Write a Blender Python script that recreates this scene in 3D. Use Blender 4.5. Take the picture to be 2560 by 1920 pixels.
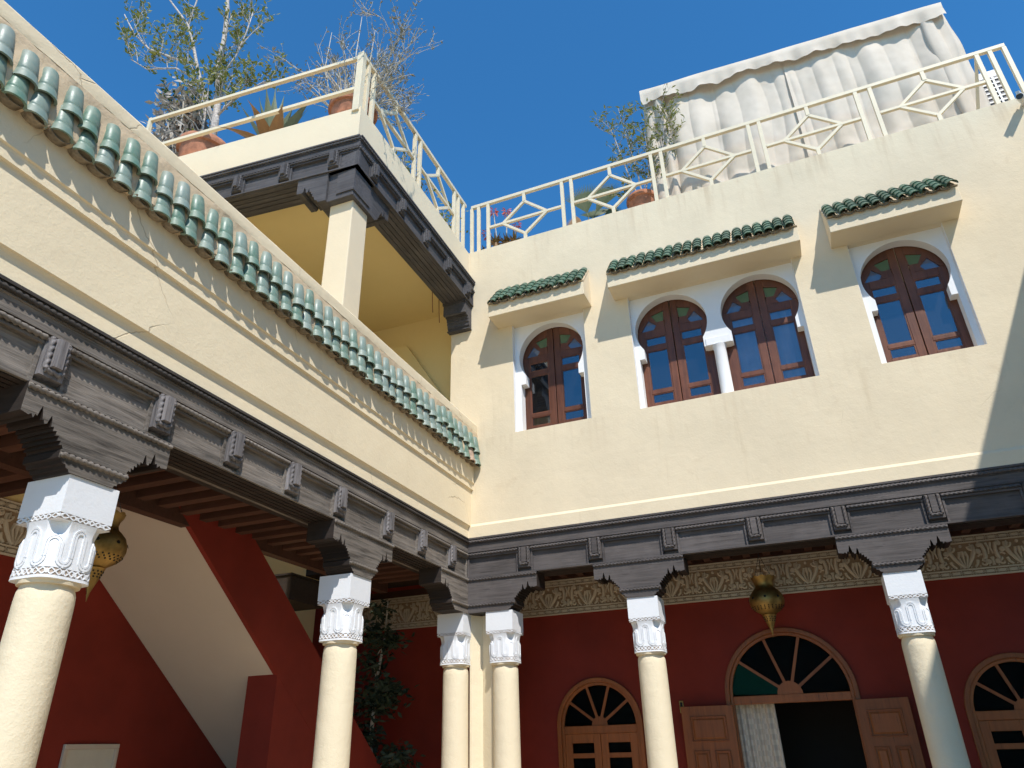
import bpy, bmesh, math, random
from mathutils import Vector, Matrix, noise as mnoise
from math import sin, cos, pi, radians, sqrt, atan2

random.seed(7)
S = bpy.context.scene
for o in list(bpy.data.objects):
    bpy.data.objects.remove(o)

# ------------------------------------------------------------------ camera
F_PX = 1789.44
CAM = Vector((4.274939, -8.799232, 1.6))
YAW, PITCH, ROLL = radians(-21.99237), radians(26.990727), radians(-1.537997)
fwd = Vector((sin(YAW)*cos(PITCH), cos(YAW)*cos(PITCH), sin(PITCH)))
r0 = Vector((cos(YAW), -sin(YAW), 0)); u0 = r0.cross(fwd)
rt = r0*cos(ROLL) + u0*sin(ROLL); up = -r0*sin(ROLL) + u0*cos(ROLL)
cd = bpy.data.cameras.new('camera'); cam = bpy.data.objects.new('camera', cd)
S.collection.objects.link(cam)
cd.sensor_fit = 'HORIZONTAL'; cd.sensor_width = 36.0; cd.lens = 36.0*F_PX/2560.0
cd.clip_start = 0.05; cd.clip_end = 3000
cam.matrix_world = Matrix(((rt.x, up.x, -fwd.x, CAM.x), (rt.y, up.y, -fwd.y, CAM.y),
                           (rt.z, up.z, -fwd.z, CAM.z), (0, 0, 0, 1)))
S.camera = cam
S.render.resolution_x, S.render.resolution_y = 1024, 768

# ------------------------------------------------------------------ sky, sun, exposure
SUN_D = Vector((-0.313, 0.38, -0.636)).normalized()      # direction the light travels
SUN_EL = math.asin(-SUN_D.z)
SUN_ROT = atan2(-SUN_D.x, -SUN_D.y)
W = bpy.data.worlds.new('World'); S.world = W; W.use_nodes = True
nt = W.node_tree
bg = nt.nodes['Background']
sky = nt.nodes.new('ShaderNodeTexSky'); sky.sky_type = 'NISHITA'; sky.sun_disc = False
sky.sun_elevation = SUN_EL; sky.sun_rotation = SUN_ROT
sky.altitude = 0; sky.air_density = 1.0; sky.dust_density = 0.0; sky.ozone_density = 10.0
tint = nt.nodes.new('ShaderNodeMix'); tint.data_type = 'RGBA'; tint.blend_type = 'MULTIPLY'; tint.inputs[0].default_value = 1.0
tint.inputs[7].default_value = (0.42, 0.93, 1.02, 1)      # very dry, clear air: less red scattered, over the whole sky alike
nt.links.new(sky.outputs[0], tint.inputs[6]); nt.links.new(tint.outputs[2], bg.inputs[0]); bg.inputs[1].default_value = 0.138
sd = bpy.data.lights.new('sun', 'SUN'); sd.energy = 3.6; sd.angle = radians(0.53); sd.color = (1.0, 0.955, 0.89)
sun = bpy.data.objects.new('sun', sd); S.collection.objects.link(sun)
sun.rotation_euler = SUN_D.to_track_quat('-Z', 'Y').to_euler(); sun.location = (6, -9, 16)
S.view_settings.view_transform = 'Standard'; S.view_settings.look = 'None'
S.view_settings.gamma = 1.0; S.view_settings.use_curve_mapping = False
S.view_settings.exposure = 0.56
S.render.engine = 'CYCLES'
try:
    S.cycles.max_bounces = 7; S.cycles.diffuse_bounces = 4; S.cycles.transparent_max_bounces = 8
    S.cycles.glossy_bounces = 3; S.cycles.use_adaptive_sampling = True; S.cycles.adaptive_threshold = 0.02
except Exception:
    pass

# ------------------------------------------------------------------ frames
PH = 0.022                                    # the left wing stands 1.3 degrees off square
BETA = math.atan(0.078)                       # and the loggia's front face another 4.5
FR = {'W': (Vector((0, 0, 0)), 0.0), 'L': (Vector((0, 0, 0)), PH)}
_o = Vector((0, -3.366, 0)); _o.rotate(Matrix.Rotation(PH, 3, 'Z'))
FR['F'] = (_o, PH + BETA)

# ------------------------------------------------------------------ materials
MATS = {}
def new_mat(name):
    m = bpy.data.materials.new(name); m.use_nodes = True
    n = m.node_tree.nodes; l = m.node_tree.links
    for x in list(n): n.remove(x)
    out = n.new('ShaderNodeOutputMaterial'); b = n.new('ShaderNodeBsdfPrincipled')
    l.new(b.outputs[0], out.inputs[0]); MATS[name] = m
    return m, n, l, b
def rgba(c): return (c[0], c[1], c[2], 1.0)
def tc(n, l, scale=1.0, stretch=None, kind='Object'):
    t = n.new('ShaderNodeTexCoord')
    mp = n.new('ShaderNodeMapping'); l.new(t.outputs[kind], mp.inputs[0])
    s = stretch or (1, 1, 1)
    mp.inputs['Scale'].default_value = (s[0]*scale, s[1]*scale, s[2]*scale)
    return mp.outputs[0]
def nz(n, l, vec, scale, detail=4, rough=0.55, dist=0.0):
    detail = min(detail, 4)
    t = n.new('ShaderNodeTexNoise'); t.inputs['Scale'].default_value = scale
    t.inputs['Detail'].default_value = detail; t.inputs['Roughness'].default_value = rough
    t.inputs['Distortion'].default_value = dist
    l.new(vec, t.inputs['Vector']); return t.outputs[0]
def ramp(n, l, fac, stops):
    r = n.new('ShaderNodeValToRGB'); e = r.color_ramp.elements
    while len(e) < len(stops): e.new(0.5)
    for i, (p, c) in enumerate(stops):
        e[i].position = p; e[i].color = rgba(c)
    l.new(fac, r.inputs[0]); return r.outputs[0]
def mixc(n, l, fac, a, b, mode='MIX'):
    m = n.new('ShaderNodeMix'); m.data_type = 'RGBA'; m.blend_type = mode
    for sock, v in ((m.inputs[0], fac), (m.inputs[6], a), (m.inputs[7], b)):
        if isinstance(v, (int, float)): sock.default_value = v
        elif isinstance(v, tuple): sock.default_value = rgba(v)
        else: l.new(v, sock)
    return m.outputs[2]
def math_n(n, l, op, a, b=None):
    m = n.new('ShaderNodeMath'); m.operation = op
    for i, v in enumerate((a, b)):
        if v is None: continue
        if isinstance(v, (int, float)): m.inputs[i].default_value = v
        else: l.new(v, m.inputs[i])
    return m.outputs[0]
def bump(n, l, b, hgt, strength, dist):
    bp = n.new('ShaderNodeBump'); bp.inputs['Strength'].default_value = strength
    bp.inputs['Distance'].default_value = dist; l.new(hgt, bp.inputs['Height'])
    l.new(bp.outputs[0], b.inputs['Normal']); return bp

def plaster(name, col, var=0.06, stain=0.0, crack=0.0, rough=0.9, bs=0.35, streak=0.0, peel=0.0, cmask=0.5):
    m, n, l, b = new_mat(name)
    v = tc(n, l)
    big = nz(n, l, v, 0.9, 5, 0.6); fine = nz(n, l, v, 9, 6, 0.65)
    lo = tuple(max(0, c*(1-var)) for c in col); hi = tuple(min(0.95, c*(1+var*0.6)) for c in col)
    c = ramp(n, l, big, [(0.3, lo), (0.7, hi)])
    c = mixc(n, l, math_n(n, l, 'MULTIPLY', fine, 0.10), c, (col[0]*0.75, col[1]*0.7, col[2]*0.62))
    if stain:
        st = nz(n, l, v, 2.6, 8, 0.7, 0.6)
        f = ramp(n, l, st, [(0.62, (0, 0, 0)), (0.78, (1, 1, 1))])
        c = mixc(n, l, math_n(n, l, 'MULTIPLY', f, stain), c, (col[0]*0.62, col[1]*0.52, col[2]*0.42))
    if streak:
        v2 = tc(n, l, 1.0, (3.2, 3.2, 0.28))
        st = nz(n, l, v2, 1.6, 6, 0.65)
        f = ramp(n, l, st, [(0.60, (0, 0, 0)), (0.80, (1, 1, 1))])
        c = mixc(n, l, math_n(n, l, 'MULTIPLY', f, streak), c, (0.42, 0.31, 0.17))
        sp = n.new('ShaderNodeSeparateXYZ'); l.new(v, sp.inputs[0])
        v3 = tc(n, l, 1.0, (5.0, 5.0, 0.35)); st3 = nz(n, l, v3, 1.4, 4, 0.6)
        for z0, z1, a in ((8.30, 9.06, 0.55), (5.05, 5.64, 0.28)):       # rain run-off under the parapet and the sills
            mr = n.new('ShaderNodeMapRange'); mr.inputs[1].default_value = z0; mr.inputs[2].default_value = z1; l.new(sp.outputs[2], mr.inputs[0])
            up_ = math_n(n, l, 'LESS_THAN', sp.outputs[2], z1+0.002)
            k = math_n(n, l, 'MULTIPLY', math_n(n, l, 'MULTIPLY', mr.outputs[0], up_), ramp(n, l, st3, [(0.52, (0, 0, 0)), (0.72, (1, 1, 1))]))
            c = mixc(n, l, math_n(n, l, 'MULTIPLY', k, a), c, (0.46, 0.33, 0.20))
    if peel:
        pe = nz(n, l, v, 5.5, 9, 0.75, 0.3)
        f = ramp(n, l, pe, [(0.735, (0, 0, 0)), (0.75, (1, 1, 1))])
        c = mixc(n, l, math_n(n, l, 'MULTIPLY', f, peel), c, (0.40, 0.29, 0.16))
    hb = math_n(n, l, 'ADD', math_n(n, l, 'MULTIPLY', nz(n, l, v, 38, 2, 0.7), 0.30),
                math_n(n, l, 'ADD', math_n(n, l, 'MULTIPLY', fine, 0.6), math_n(n, l, 'MULTIPLY', big, 2.0)))
    if crack:
        vo = n.new('ShaderNodeTexVoronoi'); vo.feature = 'DISTANCE_TO_EDGE'
        dv = mixc(n, l, 0.22, v, nz(n, l, v, 2.2, 6, 0.65), 'ADD')
        vo.inputs['Scale'].default_value = 0.62; l.new(dv, vo.inputs['Vector'])
        ln = ramp(n, l, vo.outputs['Distance'], [(0.0, (1, 1, 1)), (0.0035, (0, 0, 0))])
        msk = ramp(n, l, nz(n, l, v, 0.55, 2, 0.5), [(1-cmask, (0, 0, 0)), (1.06-cmask, (1, 1, 1))])
        f = math_n(n, l, 'MULTIPLY', ln, msk)
        c = mixc(n, l, math_n(n, l, 'MULTIPLY', f, crack), c, (col[0]*0.42, col[1]*0.34, col[2]*0.26))
        hb = math_n(n, l, 'SUBTRACT', hb, math_n(n, l, 'MULTIPLY', f, 0.5))
    l.new(c, b.inputs['Base Color']); b.inputs['Roughness'].default_value = rough
    b.inputs['Specular IOR Level'].default_value = 0.25
    bump(n, l, b, hb, bs, 0.012)
    return m

def wood(name, col, along=(1, 0, 0), var=0.45, rough=0.7, grain=40.0, worn=0.3, bs=0.5, spec=0.3, worncol=None):
    m, n, l, b = new_mat(name)
    st = tuple(0.06 if a else 1.0 for a in along)
    v = tc(n, l, 1.0, st)
    g = nz(n, l, v, grain, 8, 0.65, 0.35); v1 = tc(n, l)
    big = nz(n, l, v1, 2.3, 5, 0.6)
    lo = tuple(c*(1-var) for c in col); hi = tuple(min(0.9, c*(1+var)) for c in col)
    c = ramp(n, l, g, [(0.28, lo), (0.52, col), (0.78, hi)])
    ck = nz(n, l, v, grain*1.7, 3, 0.6, 0.2)
    fk = ramp(n, l, ck, [(0.30, (1, 1, 1)), (0.36, (0, 0, 0))])
    wc = worncol or tuple(min(0.8, x*1.7+0.02) for x in col)
    f = ramp(n, l, big, [(0.45, (0, 0, 0)), (0.75, (1, 1, 1))])
    c = mixc(n, l, math_n(n, l, 'MULTIPLY', f, worn), c, wc)
    c = mixc(n, l, math_n(n, l, 'MULTIPLY', fk, 0.7), c, tuple(x*0.3 for x in col))
    oi = n.new('ShaderNodeObjectInfo'); hs = n.new('ShaderNodeHueSaturation')
    l.new(math_n(n, l, 'ADD', math_n(n, l, 'MULTIPLY', oi.outputs['Random'], 0.36), 0.82), hs.inputs['Value']); l.new(c, hs.inputs['Color']); c = hs.outputs[0]
    l.new(c, b.inputs['Base Color']); b.inputs['Roughness'].default_value = rough
    b.inputs['Specular IOR Level'].default_value = spec
    bump(n, l, b, g, bs, 0.006)
    return m

def simple(name, col, rough=0.6, metal=0.0, var=0.12, nsc=12.0, bs=0.15, spec=0.5, rand=0.0, hue=None):
    m, n, l, b = new_mat(name)
    v = tc(n, l); t = nz(n, l, v, nsc, 6, 0.6)
    c = ramp(n, l, t, [(0.3, tuple(x*(1-var) for x in col)), (0.7, tuple(min(0.95, x*(1+var)) for x in col))])
    if rand or hue:
        oi = n.new('ShaderNodeObjectInfo')
        if hue:
            c = mixc(n, l, math_n(n, l, 'MULTIPLY', oi.outputs['Random'], 1.0), c, hue)
        if rand:
            k = math_n(n, l, 'ADD', math_n(n, l, 'MULTIPLY', oi.outputs['Random'], 2*rand), 1-rand)
            hs = n.new('ShaderNodeHueSaturation'); l.new(k, hs.inputs['Value']); l.new(c, hs.inputs['Color']); c = hs.outputs[0]
    l.new(c, b.inputs['Base Color']); b.inputs['Roughness'].default_value = rough
    b.inputs['Metallic'].default_value = metal; b.inputs['Specular IOR Level'].default_value = spec
    if bs: bump(n, l, b, t, bs, 0.01)
    return m

CREAM = (0.74, 0.63, 0.45)
plaster('cream_plaster', CREAM, 0.05, 0.12, 0.0, 0.92, 0.3, 0.0, 0.0)
plaster('cream_back', CREAM, 0.09, 0.30, 0.30, 0.92, 0.5, 0.32, 0.20, 0.36)
plaster('cream_left', (0.79, 0.675, 0.475), 0.06, 0.14, 0.55, 0.92, 0.5, 0.10, 0.6, 0.50)
plaster('yellow_plaster', (0.80, 0.64, 0.32), 0.04, 0.05, 0.0, 0.92, 0.2)
plaster('shaft_plaster', (0.75, 0.65, 0.47), 0.06, 0.20, 0.0, 0.9, 0.8)
plaster('mortar', (0.60, 0.475, 0.32), 0.28, 0.55, 0.0, 0.95, 1.0)
plaster('white_plaster', (0.80, 0.80, 0.80), 0.03, 0.05, 0.0, 0.85, 0.2)
plaster('capital_white', (0.77, 0.785, 0.81), 0.03, 0.10, 0.0, 0.8, 0.4, 0.0, 0.25)
plaster('carving_ground', (0.42, 0.33, 0.26), 0.35, 0.4, 0.0, 0.9, 0.4)
plaster('red_plaster', (0.235, 0.029, 0.017), 0.25, 0.35, 0.0, 0.8, 0.25)
plaster('soffit_plaster', (0.60, 0.50, 0.41), 0.04, 0.08, 0.0, 0.9, 0.2)
plaster('frieze_stucco', (0.62, 0.54, 0.43), 0.08, 0.2, 0.0, 0.9, 0.3)
plaster('frieze_ground', (0.36, 0.26, 0.17), 0.25, 0.2, 0.0, 0.9, 0.3)
plaster('floor_tile', (0.52, 0.42, 0.28), 0.15, 0.2, 0.0, 0.5, 0.1)
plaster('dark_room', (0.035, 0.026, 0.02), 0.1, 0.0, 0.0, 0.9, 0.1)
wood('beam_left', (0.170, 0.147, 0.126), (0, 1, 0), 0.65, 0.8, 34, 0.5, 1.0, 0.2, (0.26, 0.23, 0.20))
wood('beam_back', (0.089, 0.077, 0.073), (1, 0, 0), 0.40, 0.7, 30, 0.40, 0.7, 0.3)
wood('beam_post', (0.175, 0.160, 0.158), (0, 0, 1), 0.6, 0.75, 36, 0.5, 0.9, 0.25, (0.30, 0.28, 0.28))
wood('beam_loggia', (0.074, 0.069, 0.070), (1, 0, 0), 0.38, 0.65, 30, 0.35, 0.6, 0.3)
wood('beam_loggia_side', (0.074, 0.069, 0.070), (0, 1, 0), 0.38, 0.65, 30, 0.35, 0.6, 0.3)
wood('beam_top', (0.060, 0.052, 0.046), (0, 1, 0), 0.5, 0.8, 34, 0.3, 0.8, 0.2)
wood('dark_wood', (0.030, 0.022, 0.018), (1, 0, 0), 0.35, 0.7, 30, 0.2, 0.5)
wood('joist_wood', (0.085, 0.036, 0.022), (1, 0, 0), 0.25, 0.7, 22, 0.2, 0.3)
wood('window_wood', (0.125, 0.042, 0.019), (0, 0, 1), 0.35, 0.45, 26, 0.35, 0.4, 0.4, (0.30, 0.12, 0.06))
wood('door_wood', (0.27, 0.078, 0.016), (0, 0, 1), 0.25, 0.5, 22, 0.25, 0.3, 0.35, (0.34, 0.11, 0.03))
def tile_mat(name, col, col2, dirt, rough):
    m, n, l, b = new_mat(name)
    v = tc(n, l); t = nz(n, l, v, 7.0, 7, 0.65, 0.4); t2 = nz(n, l, v, 26.0, 5, 0.7)
    oi = n.new('ShaderNodeObjectInfo')
    c = mixc(n, l, oi.outputs['Random'], col, col2)
    f = ramp(n, l, t, [(0.42, (0, 0, 0)), (0.72, (1, 1, 1))])
    c = mixc(n, l, math_n(n, l, 'MULTIPLY', f, dirt), c, (0.33, 0.33, 0.27))
    f2 = ramp(n, l, t2, [(0.70, (0, 0, 0)), (0.76, (1, 1, 1))])
    c = mixc(n, l, math_n(n, l, 'MULTIPLY', f2, 0.5), c, (0.30, 0.20, 0.13))
    l.new(c, b.inputs['Base Color'])
    r = math_n(n, l, 'ADD', math_n(n, l, 'MULTIPLY', f, 0.4), rough); l.new(r, b.inputs['Roughness'])
    bump(n, l, b, t, 0.2, 0.01); return m
tile_mat('eave_tile', (0.105, 0.20, 0.14), (0.21, 0.27, 0.235), 0.60, 0.40)
tile_mat('hood_tile', (0.010, 0.060, 0.034), (0.022, 0.095, 0.054), 0.16, 0.25)
simple('clay', (0.24, 0.19, 0.13), 0.95, 0, 0.5, 16, 0.8, 0.2, 0.3)
simple('worn_clay', (0.42, 0.30, 0.22), 0.8, 0, 0.35, 16, 0.5, 0.3)
simple('rail_paint', (0.72, 0.62, 0.44), 0.55, 0, 0.05, 6, 0.05)
simple('brass', (0.34, 0.22, 0.075), 0.52, 1.0, 0.35, 9, 0.25)
simple('brass_dark', (0.012, 0.008, 0.004), 0.8, 0, 0.2, 9, 0)
simple('terracotta', (0.40, 0.17, 0.095), 0.9, 0, 0.35, 9, 0.5)
simple('bark_grey', (0.42, 0.37, 0.33), 0.9, 0, 0.4, 24, 0.6)
simple('twig_grey', (0.50, 0.45, 0.38), 0.9, 0, 0.3, 24, 0.3)
simple('soil', (0.09, 0.06, 0.04), 0.95)
simple('metal_white', (0.72, 0.71, 0.68), 0.45, 0, 0.04, 5, 0.03)
simple('metal_dark', (0.035, 0.035, 0.04), 0.4, 0, 0.2, 5, 0)
simple('red_flower', (0.60, 0.13, 0.09), 0.6, 0, 0.3, 20, 0)
simple('cactus_green', (0.30, 0.34, 0.22), 0.8, 0, 0.25, 30, 0.5)
simple('rust', (0.22, 0.07, 0.03), 0.9, 0, 0.4, 20, 0.3)
simple('paper', (0.62, 0.56, 0.46), 0.9, 0, 0.05, 5, 0)
simple('curtain_pink', (0.80, 0.58, 0.60), 0.9, 0, 0.15, 4, 0.1)
def leaf_mat(name, col, col2, trans=0.35):
    m, n, l, b = new_mat(name)
    v = tc(n, l); t = nz(n, l, v, 3.5, 4, 0.6)
    g = n.new('ShaderNodeNewGeometry')
    c = mixc(n, l, g.outputs['Random Per Island'], col, col2)
    c = mixc(n, l, math_n(n, l, 'MULTIPLY', t, 0.35), c, (col[0]*0.6, col[1]*0.6, col[2]*0.6))
    l.new(c, b.inputs['Base Color']); b.inputs['Roughness'].default_value = 0.55
    tr = n.new('ShaderNodeBsdfTranslucent'); l.new(c, tr.inputs[0])
    mx = n.new('ShaderNodeMixShader'); mx.inputs[0].default_value = trans
    l.new(b.outputs[0], mx.inputs[1]); l.new(tr.outputs[0], mx.inputs[2])
    l.new(mx.outputs[0], n['Material Output'].inputs[0]); return m
leaf_mat('leaf_olive', (0.16, 0.19, 0.035), (0.30, 0.29, 0.07))
leaf_mat('leaf_grey', (0.20, 0.19, 0.13), (0.30, 0.27, 0.19))
leaf_mat('leaf_green', (0.05, 0.10, 0.02), (0.10, 0.15, 0.035))
leaf_mat('leaf_dark', (0.03, 0.055, 0.03), (0.055, 0.075, 0.045), 0.2)
leaf_mat('leaf_aloe', (0.20, 0.115, 0.03), (0.16, 0.13, 0.05), 0.1)
leaf_mat('leaf_agave', (0.20, 0.235, 0.14), (0.28, 0.29, 0.17), 0.1)
leaf_mat('leaf_dry', (0.40, 0.23, 0.10), (0.34, 0.21, 0.11), 0.2)
leaf_mat('leaf_palm', (0.11, 0.14, 0.055), (0.16, 0.18, 0.09), 0.25)
leaf_mat('dead_leaf', (0.30, 0.26, 0.215), (0.52, 0.47, 0.41), 0.2)

def canvas_mat():
    m, n, l, b = new_mat('canvas')
    v = tc(n, l); t = nz(n, l, v, 3.0, 6, 0.6); t2 = nz(n, l, v, 60, 3, 0.6)
    c = ramp(n, l, t, [(0.3, (0.60, 0.52, 0.42)), (0.7, (0.68, 0.60, 0.50))])
    l.new(c, b.inputs['Base Color']); b.inputs['Roughness'].default_value = 0.75; b.inputs['Specular IOR Level'].default_value = 0.25
    tr = n.new('ShaderNodeBsdfTranslucent'); l.new(c, tr.inputs[0])
    mx = n.new('ShaderNodeMixShader'); mx.inputs[0].default_value = 0.12
    l.new(b.outputs[0], mx.inputs[1]); l.new(tr.outputs[0], mx.inputs[2])
    l.new(mx.outputs[0], n['Material Output'].inputs[0]); bump(n, l, b, t2, 0.05, 0.003)
canvas_mat()
def sheer_mat():
    m, n, l, b = new_mat('sheer')
    b.inputs['Base Color'].default_value = (0.62, 0.60, 0.57, 1); b.inputs['Roughness'].default_value = 0.9
    v = tc(n, l); ch = n.new('ShaderNodeTexChecker'); ch.inputs['Scale'].default_value = 16
    ch.inputs[1].default_value = (0.66, 0.56, 0.44, 1); ch.inputs[2].default_value = (0.56, 0.47, 0.37, 1)
    l.new(v, ch.inputs[0]); l.new(ch.outputs[0], b.inputs['Base Color'])
sheer_mat()
def glass_mat(name, tint, refl, base, ior=1.5, body=0.10):
    m, n, l, b = new_mat(name)
    b.inputs['Base Color'].default_value = rgba(base); b.inputs['Roughness'].default_value = 0.6
    tr = n.new('ShaderNodeBsdfTransparent'); tr.inputs[0].default_value = rgba(tint)
    gl = n.new('ShaderNodeBsdfGlossy'); gl.inputs['Roughness'].default_value = 0.015
    gl.inputs[0].default_value = (0.95, 0.97, 1.0, 1)
    v = tc(n, l); t = nz(n, l, v, 1.7, 2, 0.5)
    bp = n.new('ShaderNodeBump'); bp.inputs['Strength'].default_value = 0.04; bp.inputs['Distance'].default_value = 0.02
    l.new(t, bp.inputs['Height']); l.new(bp.outputs[0], gl.inputs['Normal'])
    fr = n.new('ShaderNodeFresnel'); fr.inputs[0].default_value = ior
    f = math_n(n, l, 'ADD', fr.outputs[0], refl)
    mx0 = n.new('ShaderNodeMixShader'); mx0.inputs[0].default_value = body
    l.new(tr.outputs[0], mx0.inputs[1]); l.new(b.outputs[0], mx0.inputs[2])
    mx = n.new('ShaderNodeMixShader'); l.new(f, mx.inputs[0])
    l.new(mx0.outputs[0], mx.inputs[1]); l.new(gl.outputs[0], mx.inputs[2])
    l.new(mx.outputs[0], n['Material Output'].inputs[0])
glass_mat('pane_glass', (0.75, 0.78, 0.8), 0.075, (0.05, 0.05, 0.06))
glass_mat('glass_green', (0.10, 0.30, 0.14), 0.03, (0.085, 0.19, 0.09), 1.5, 0.7)
glass_mat('glass_blue', (0.10, 0.16, 0.30), 0.03, (0.10, 0.15, 0.25), 1.5, 0.7)
glass_mat('glass_dark', (0.35, 0.36, 0.36), 0.0, (0.006, 0.006, 0.006), 1.03)
glass_mat('glass_darkgreen', (0.02, 0.22, 0.15), 0.0, (0.02, 0.30, 0.20), 1.03)

# ------------------------------------------------------------------ mesh builder
class MB:
    def __init__(s, xf=None): s.v = []; s.f = []; s.xf = xf
    def p(s, co):
        co = s.xf(*co) if s.xf else co
        s.v.append(tuple(co)); return len(s.v)-1
    def face(s, pts): s.f.append([s.p(q) for q in pts])
    def hexa(s, c):      # 8 corners: bottom 4 (ccw), top 4
        i = [s.p(q) for q in c]
        for q in ((0, 3, 2, 1), (4, 5, 6, 7), (0, 1, 5, 4), (1, 2, 6, 5), (2, 3, 7, 6), (3, 0, 4, 7)):
            s.f.append([i[k] for k in q])
        return s
    def box(s, x0, x1, y0, y1, z0, z1):
        return s.hexa([(x0, y0, z0), (x1, y0, z0), (x1, y1, z0), (x0, y1, z0),
                       (x0, y0, z1), (x1, y0, z1), (x1, y1, z1), (x0, y1, z1)])
    def taper(s, x0, x1, z0, z1, o0, o1, ins):   # raised block on a face: (u,o,z) space, front inset
        return s.hexa([(x0, o0, z0), (x1, o0, z0), (x1-ins, o1, z0+ins), (x0+ins, o1, z0+ins),
                       (x0, o0, z1), (x1, o0, z1), (x1-ins, o1, z1-ins), (x0+ins, o1, z1-ins)])
    def extrude(s, poly, a0, a1, put):   # poly in 2D, put(a,(p,q)) -> 3D ; caps + sides
        A = [s.p(put(a0, q)) for q in poly]; B = [s.p(put(a1, q)) for q in poly]; n = len(poly)
        s.f.append(A[::-1]); s.f.append(B)
        for i in range(n): s.f.append([A[i], A[(i+1) % n], B[(i+1) % n], B[i]])
        return s
    def rings(s, R, closed=True, cap=True):
        n = len(R[0]); ids = [[s.p(q) for q in r] for r in R]
        for a, b in zip(ids, ids[1:]):
            for i in range(n if closed else n-1):
                j = (i+1) % n; s.f.append([a[i], a[j], b[j], b[i]])
        if cap and closed: s.f.append(ids[0][::-1]); s.f.append(ids[-1])
        return s
    def tube(s, pts, rad, n=6, cap=True):
        pts = [Vector(q) for q in pts]; R = []
        if not hasattr(rad, '__len__'): rad = [rad]*len(pts)
        pr = None
        for i, q in enumerate(pts):
            d = (pts[min(i+1, len(pts)-1)] - pts[max(i-1, 0)]).normalized()
            if pr is None:
                pr = d.orthogonal().normalized()
            else:
                pr = (pr - d*pr.dot(d)); pr = pr.normalized() if pr.length > 1e-6 else d.orthogonal().normalized()
            b = d.cross(pr)
            R.append([q + (pr*cos(2*pi*k/n) + b*sin(2*pi*k/n))*rad[i] for k in range(n)])
        return s.rings(R, True, cap)
    def lathe(s, prof, cx, cy, n=24, cap=True):
        return s.rings([[(cx+r*cos(2*pi*k/n), cy+r*sin(2*pi*k/n), z) for k in range(n)] for r, z in prof], True, cap)
    def rope(s, p0, p1, nrm, r=0.014, pitch=0.046):
        p0 = Vector(p0); p1 = Vector(p1); d = p1-p0; L = d.length
        if L < 0.01: return s
        d.normalize(); nrm = Vector(nrm).normalized(); b = d.cross(nrm)
        N = max(4, int(L/pitch*5)); R = []
        for i in range(N+1):
            t = i/N*L; ph = t/(2*pitch)*2*pi; ring = []
            for k in range(8):
                a = 2*pi*k/8
                rr = r*(0.50 + 0.62*abs(cos(a-ph)))
                ring.append(p0 + d*t + (nrm*cos(a) + b*sin(a))*rr)
            R.append(ring)
        return s.rings(R)
    def build(s, name, mat, root, parent=None, smooth=False, bev=0.0, kind=None, label=None, fixn=True, ang=None):
        lo = root.loc if root else Vector((0, 0, 0))
        me = bpy.data.meshes.new(name)
        me.from_pydata([(a-lo.x, b-lo.y, c-lo.z) for a, b, c in s.v], [], s.f)
        if fixn:
            bm = bmesh.new(); bm.from_mesh(me); bmesh.ops.recalc_face_normals(bm, faces=bm.faces); bm.to_mesh(me); bm.free()
        mats = mat if isinstance(mat, (list, tuple)) else [mat]
        for q in mats: me.materials.append(MATS[q])
        if smooth:
            for pl in me.polygons: pl.use_smooth = True
            if ang:
                try: me.set_sharp_from_angle(angle=radians(ang))
                except Exception: pass
        ob = bpy.data.objects.new(name, me); S.collection.objects.link(ob)
        if parent is not None: ob.parent = parent
        elif root is not None:
            ob.parent = root.ob
            if hasattr(root, 'off'): ob.location, ob.rotation_euler = root.off
        if bev:
            md = ob.modifiers.new('bevel', 'BEVEL'); md.width = bev; md.segments = 2; md.limit_method = 'ANGLE'
        if kind: ob['kind'] = kind
        if label: ob['label'] = label
        return ob

class Root: pass
def thing(name, label, cat, loc=(0, 0, 0), frame='W', group=None):
    e = bpy.data.objects.new(name, None); e.empty_display_size = 0.1; S.collection.objects.link(e)
    fo, fa = FR[frame]; l = Vector(loc); w = l.copy(); w.rotate(Matrix.Rotation(fa, 3, 'Z'))
    e.location = fo + w; e.rotation_euler = (0, 0, fa)
    e['label'] = label; e['category'] = cat; e['kind'] = 'thing'
    if group: e['group'] = group
    r = Root(); r.ob = e; r.loc = l; return r
def dup(ob, parent, loc=None, rot=None, scale=None):
    c = ob.copy(); S.collection.objects.link(c); c.parent = parent
    if loc is not None: c.location = loc
    if rot is not None: c.rotation_euler = rot
    if scale is not None: c.scale = scale
    return c

mapB = lambda u, o, z: (u, -o, z)         # back wing face: u = x, o = towards the court
mapL = lambda u, o, z: (o, -u, z)         # left wing face: u = distance from the corner

# ================================================================== SETTING
g = MB(); g.face([(-400, -400, 0), (400, -400, 0), (400, 400, 0), (-400, 400, 0)])
fl = g.build('ground', 'floor_tile', None); fl['kind'] = 'structure'

# ------------------------------------------------------------------ wings
back = thing('back_wing', 'cream back wing with horseshoe windows above a shaded dark red gallery', 'building', (0, 0, 0))
left = thing('left_wing', 'weathered cream left wing with green tiled eave over a columned gallery', 'building', (0, 0, 0), 'L')
logg = thing('upper_loggia', 'cream upper loggia box with dark carved beam, standing above the left wing', 'building', (0, 0, 0), 'L')
right = thing('right_wing', 'plain cream right wing that throws the shadow at the right edge', 'building', (8.56, 0, 0))

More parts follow.
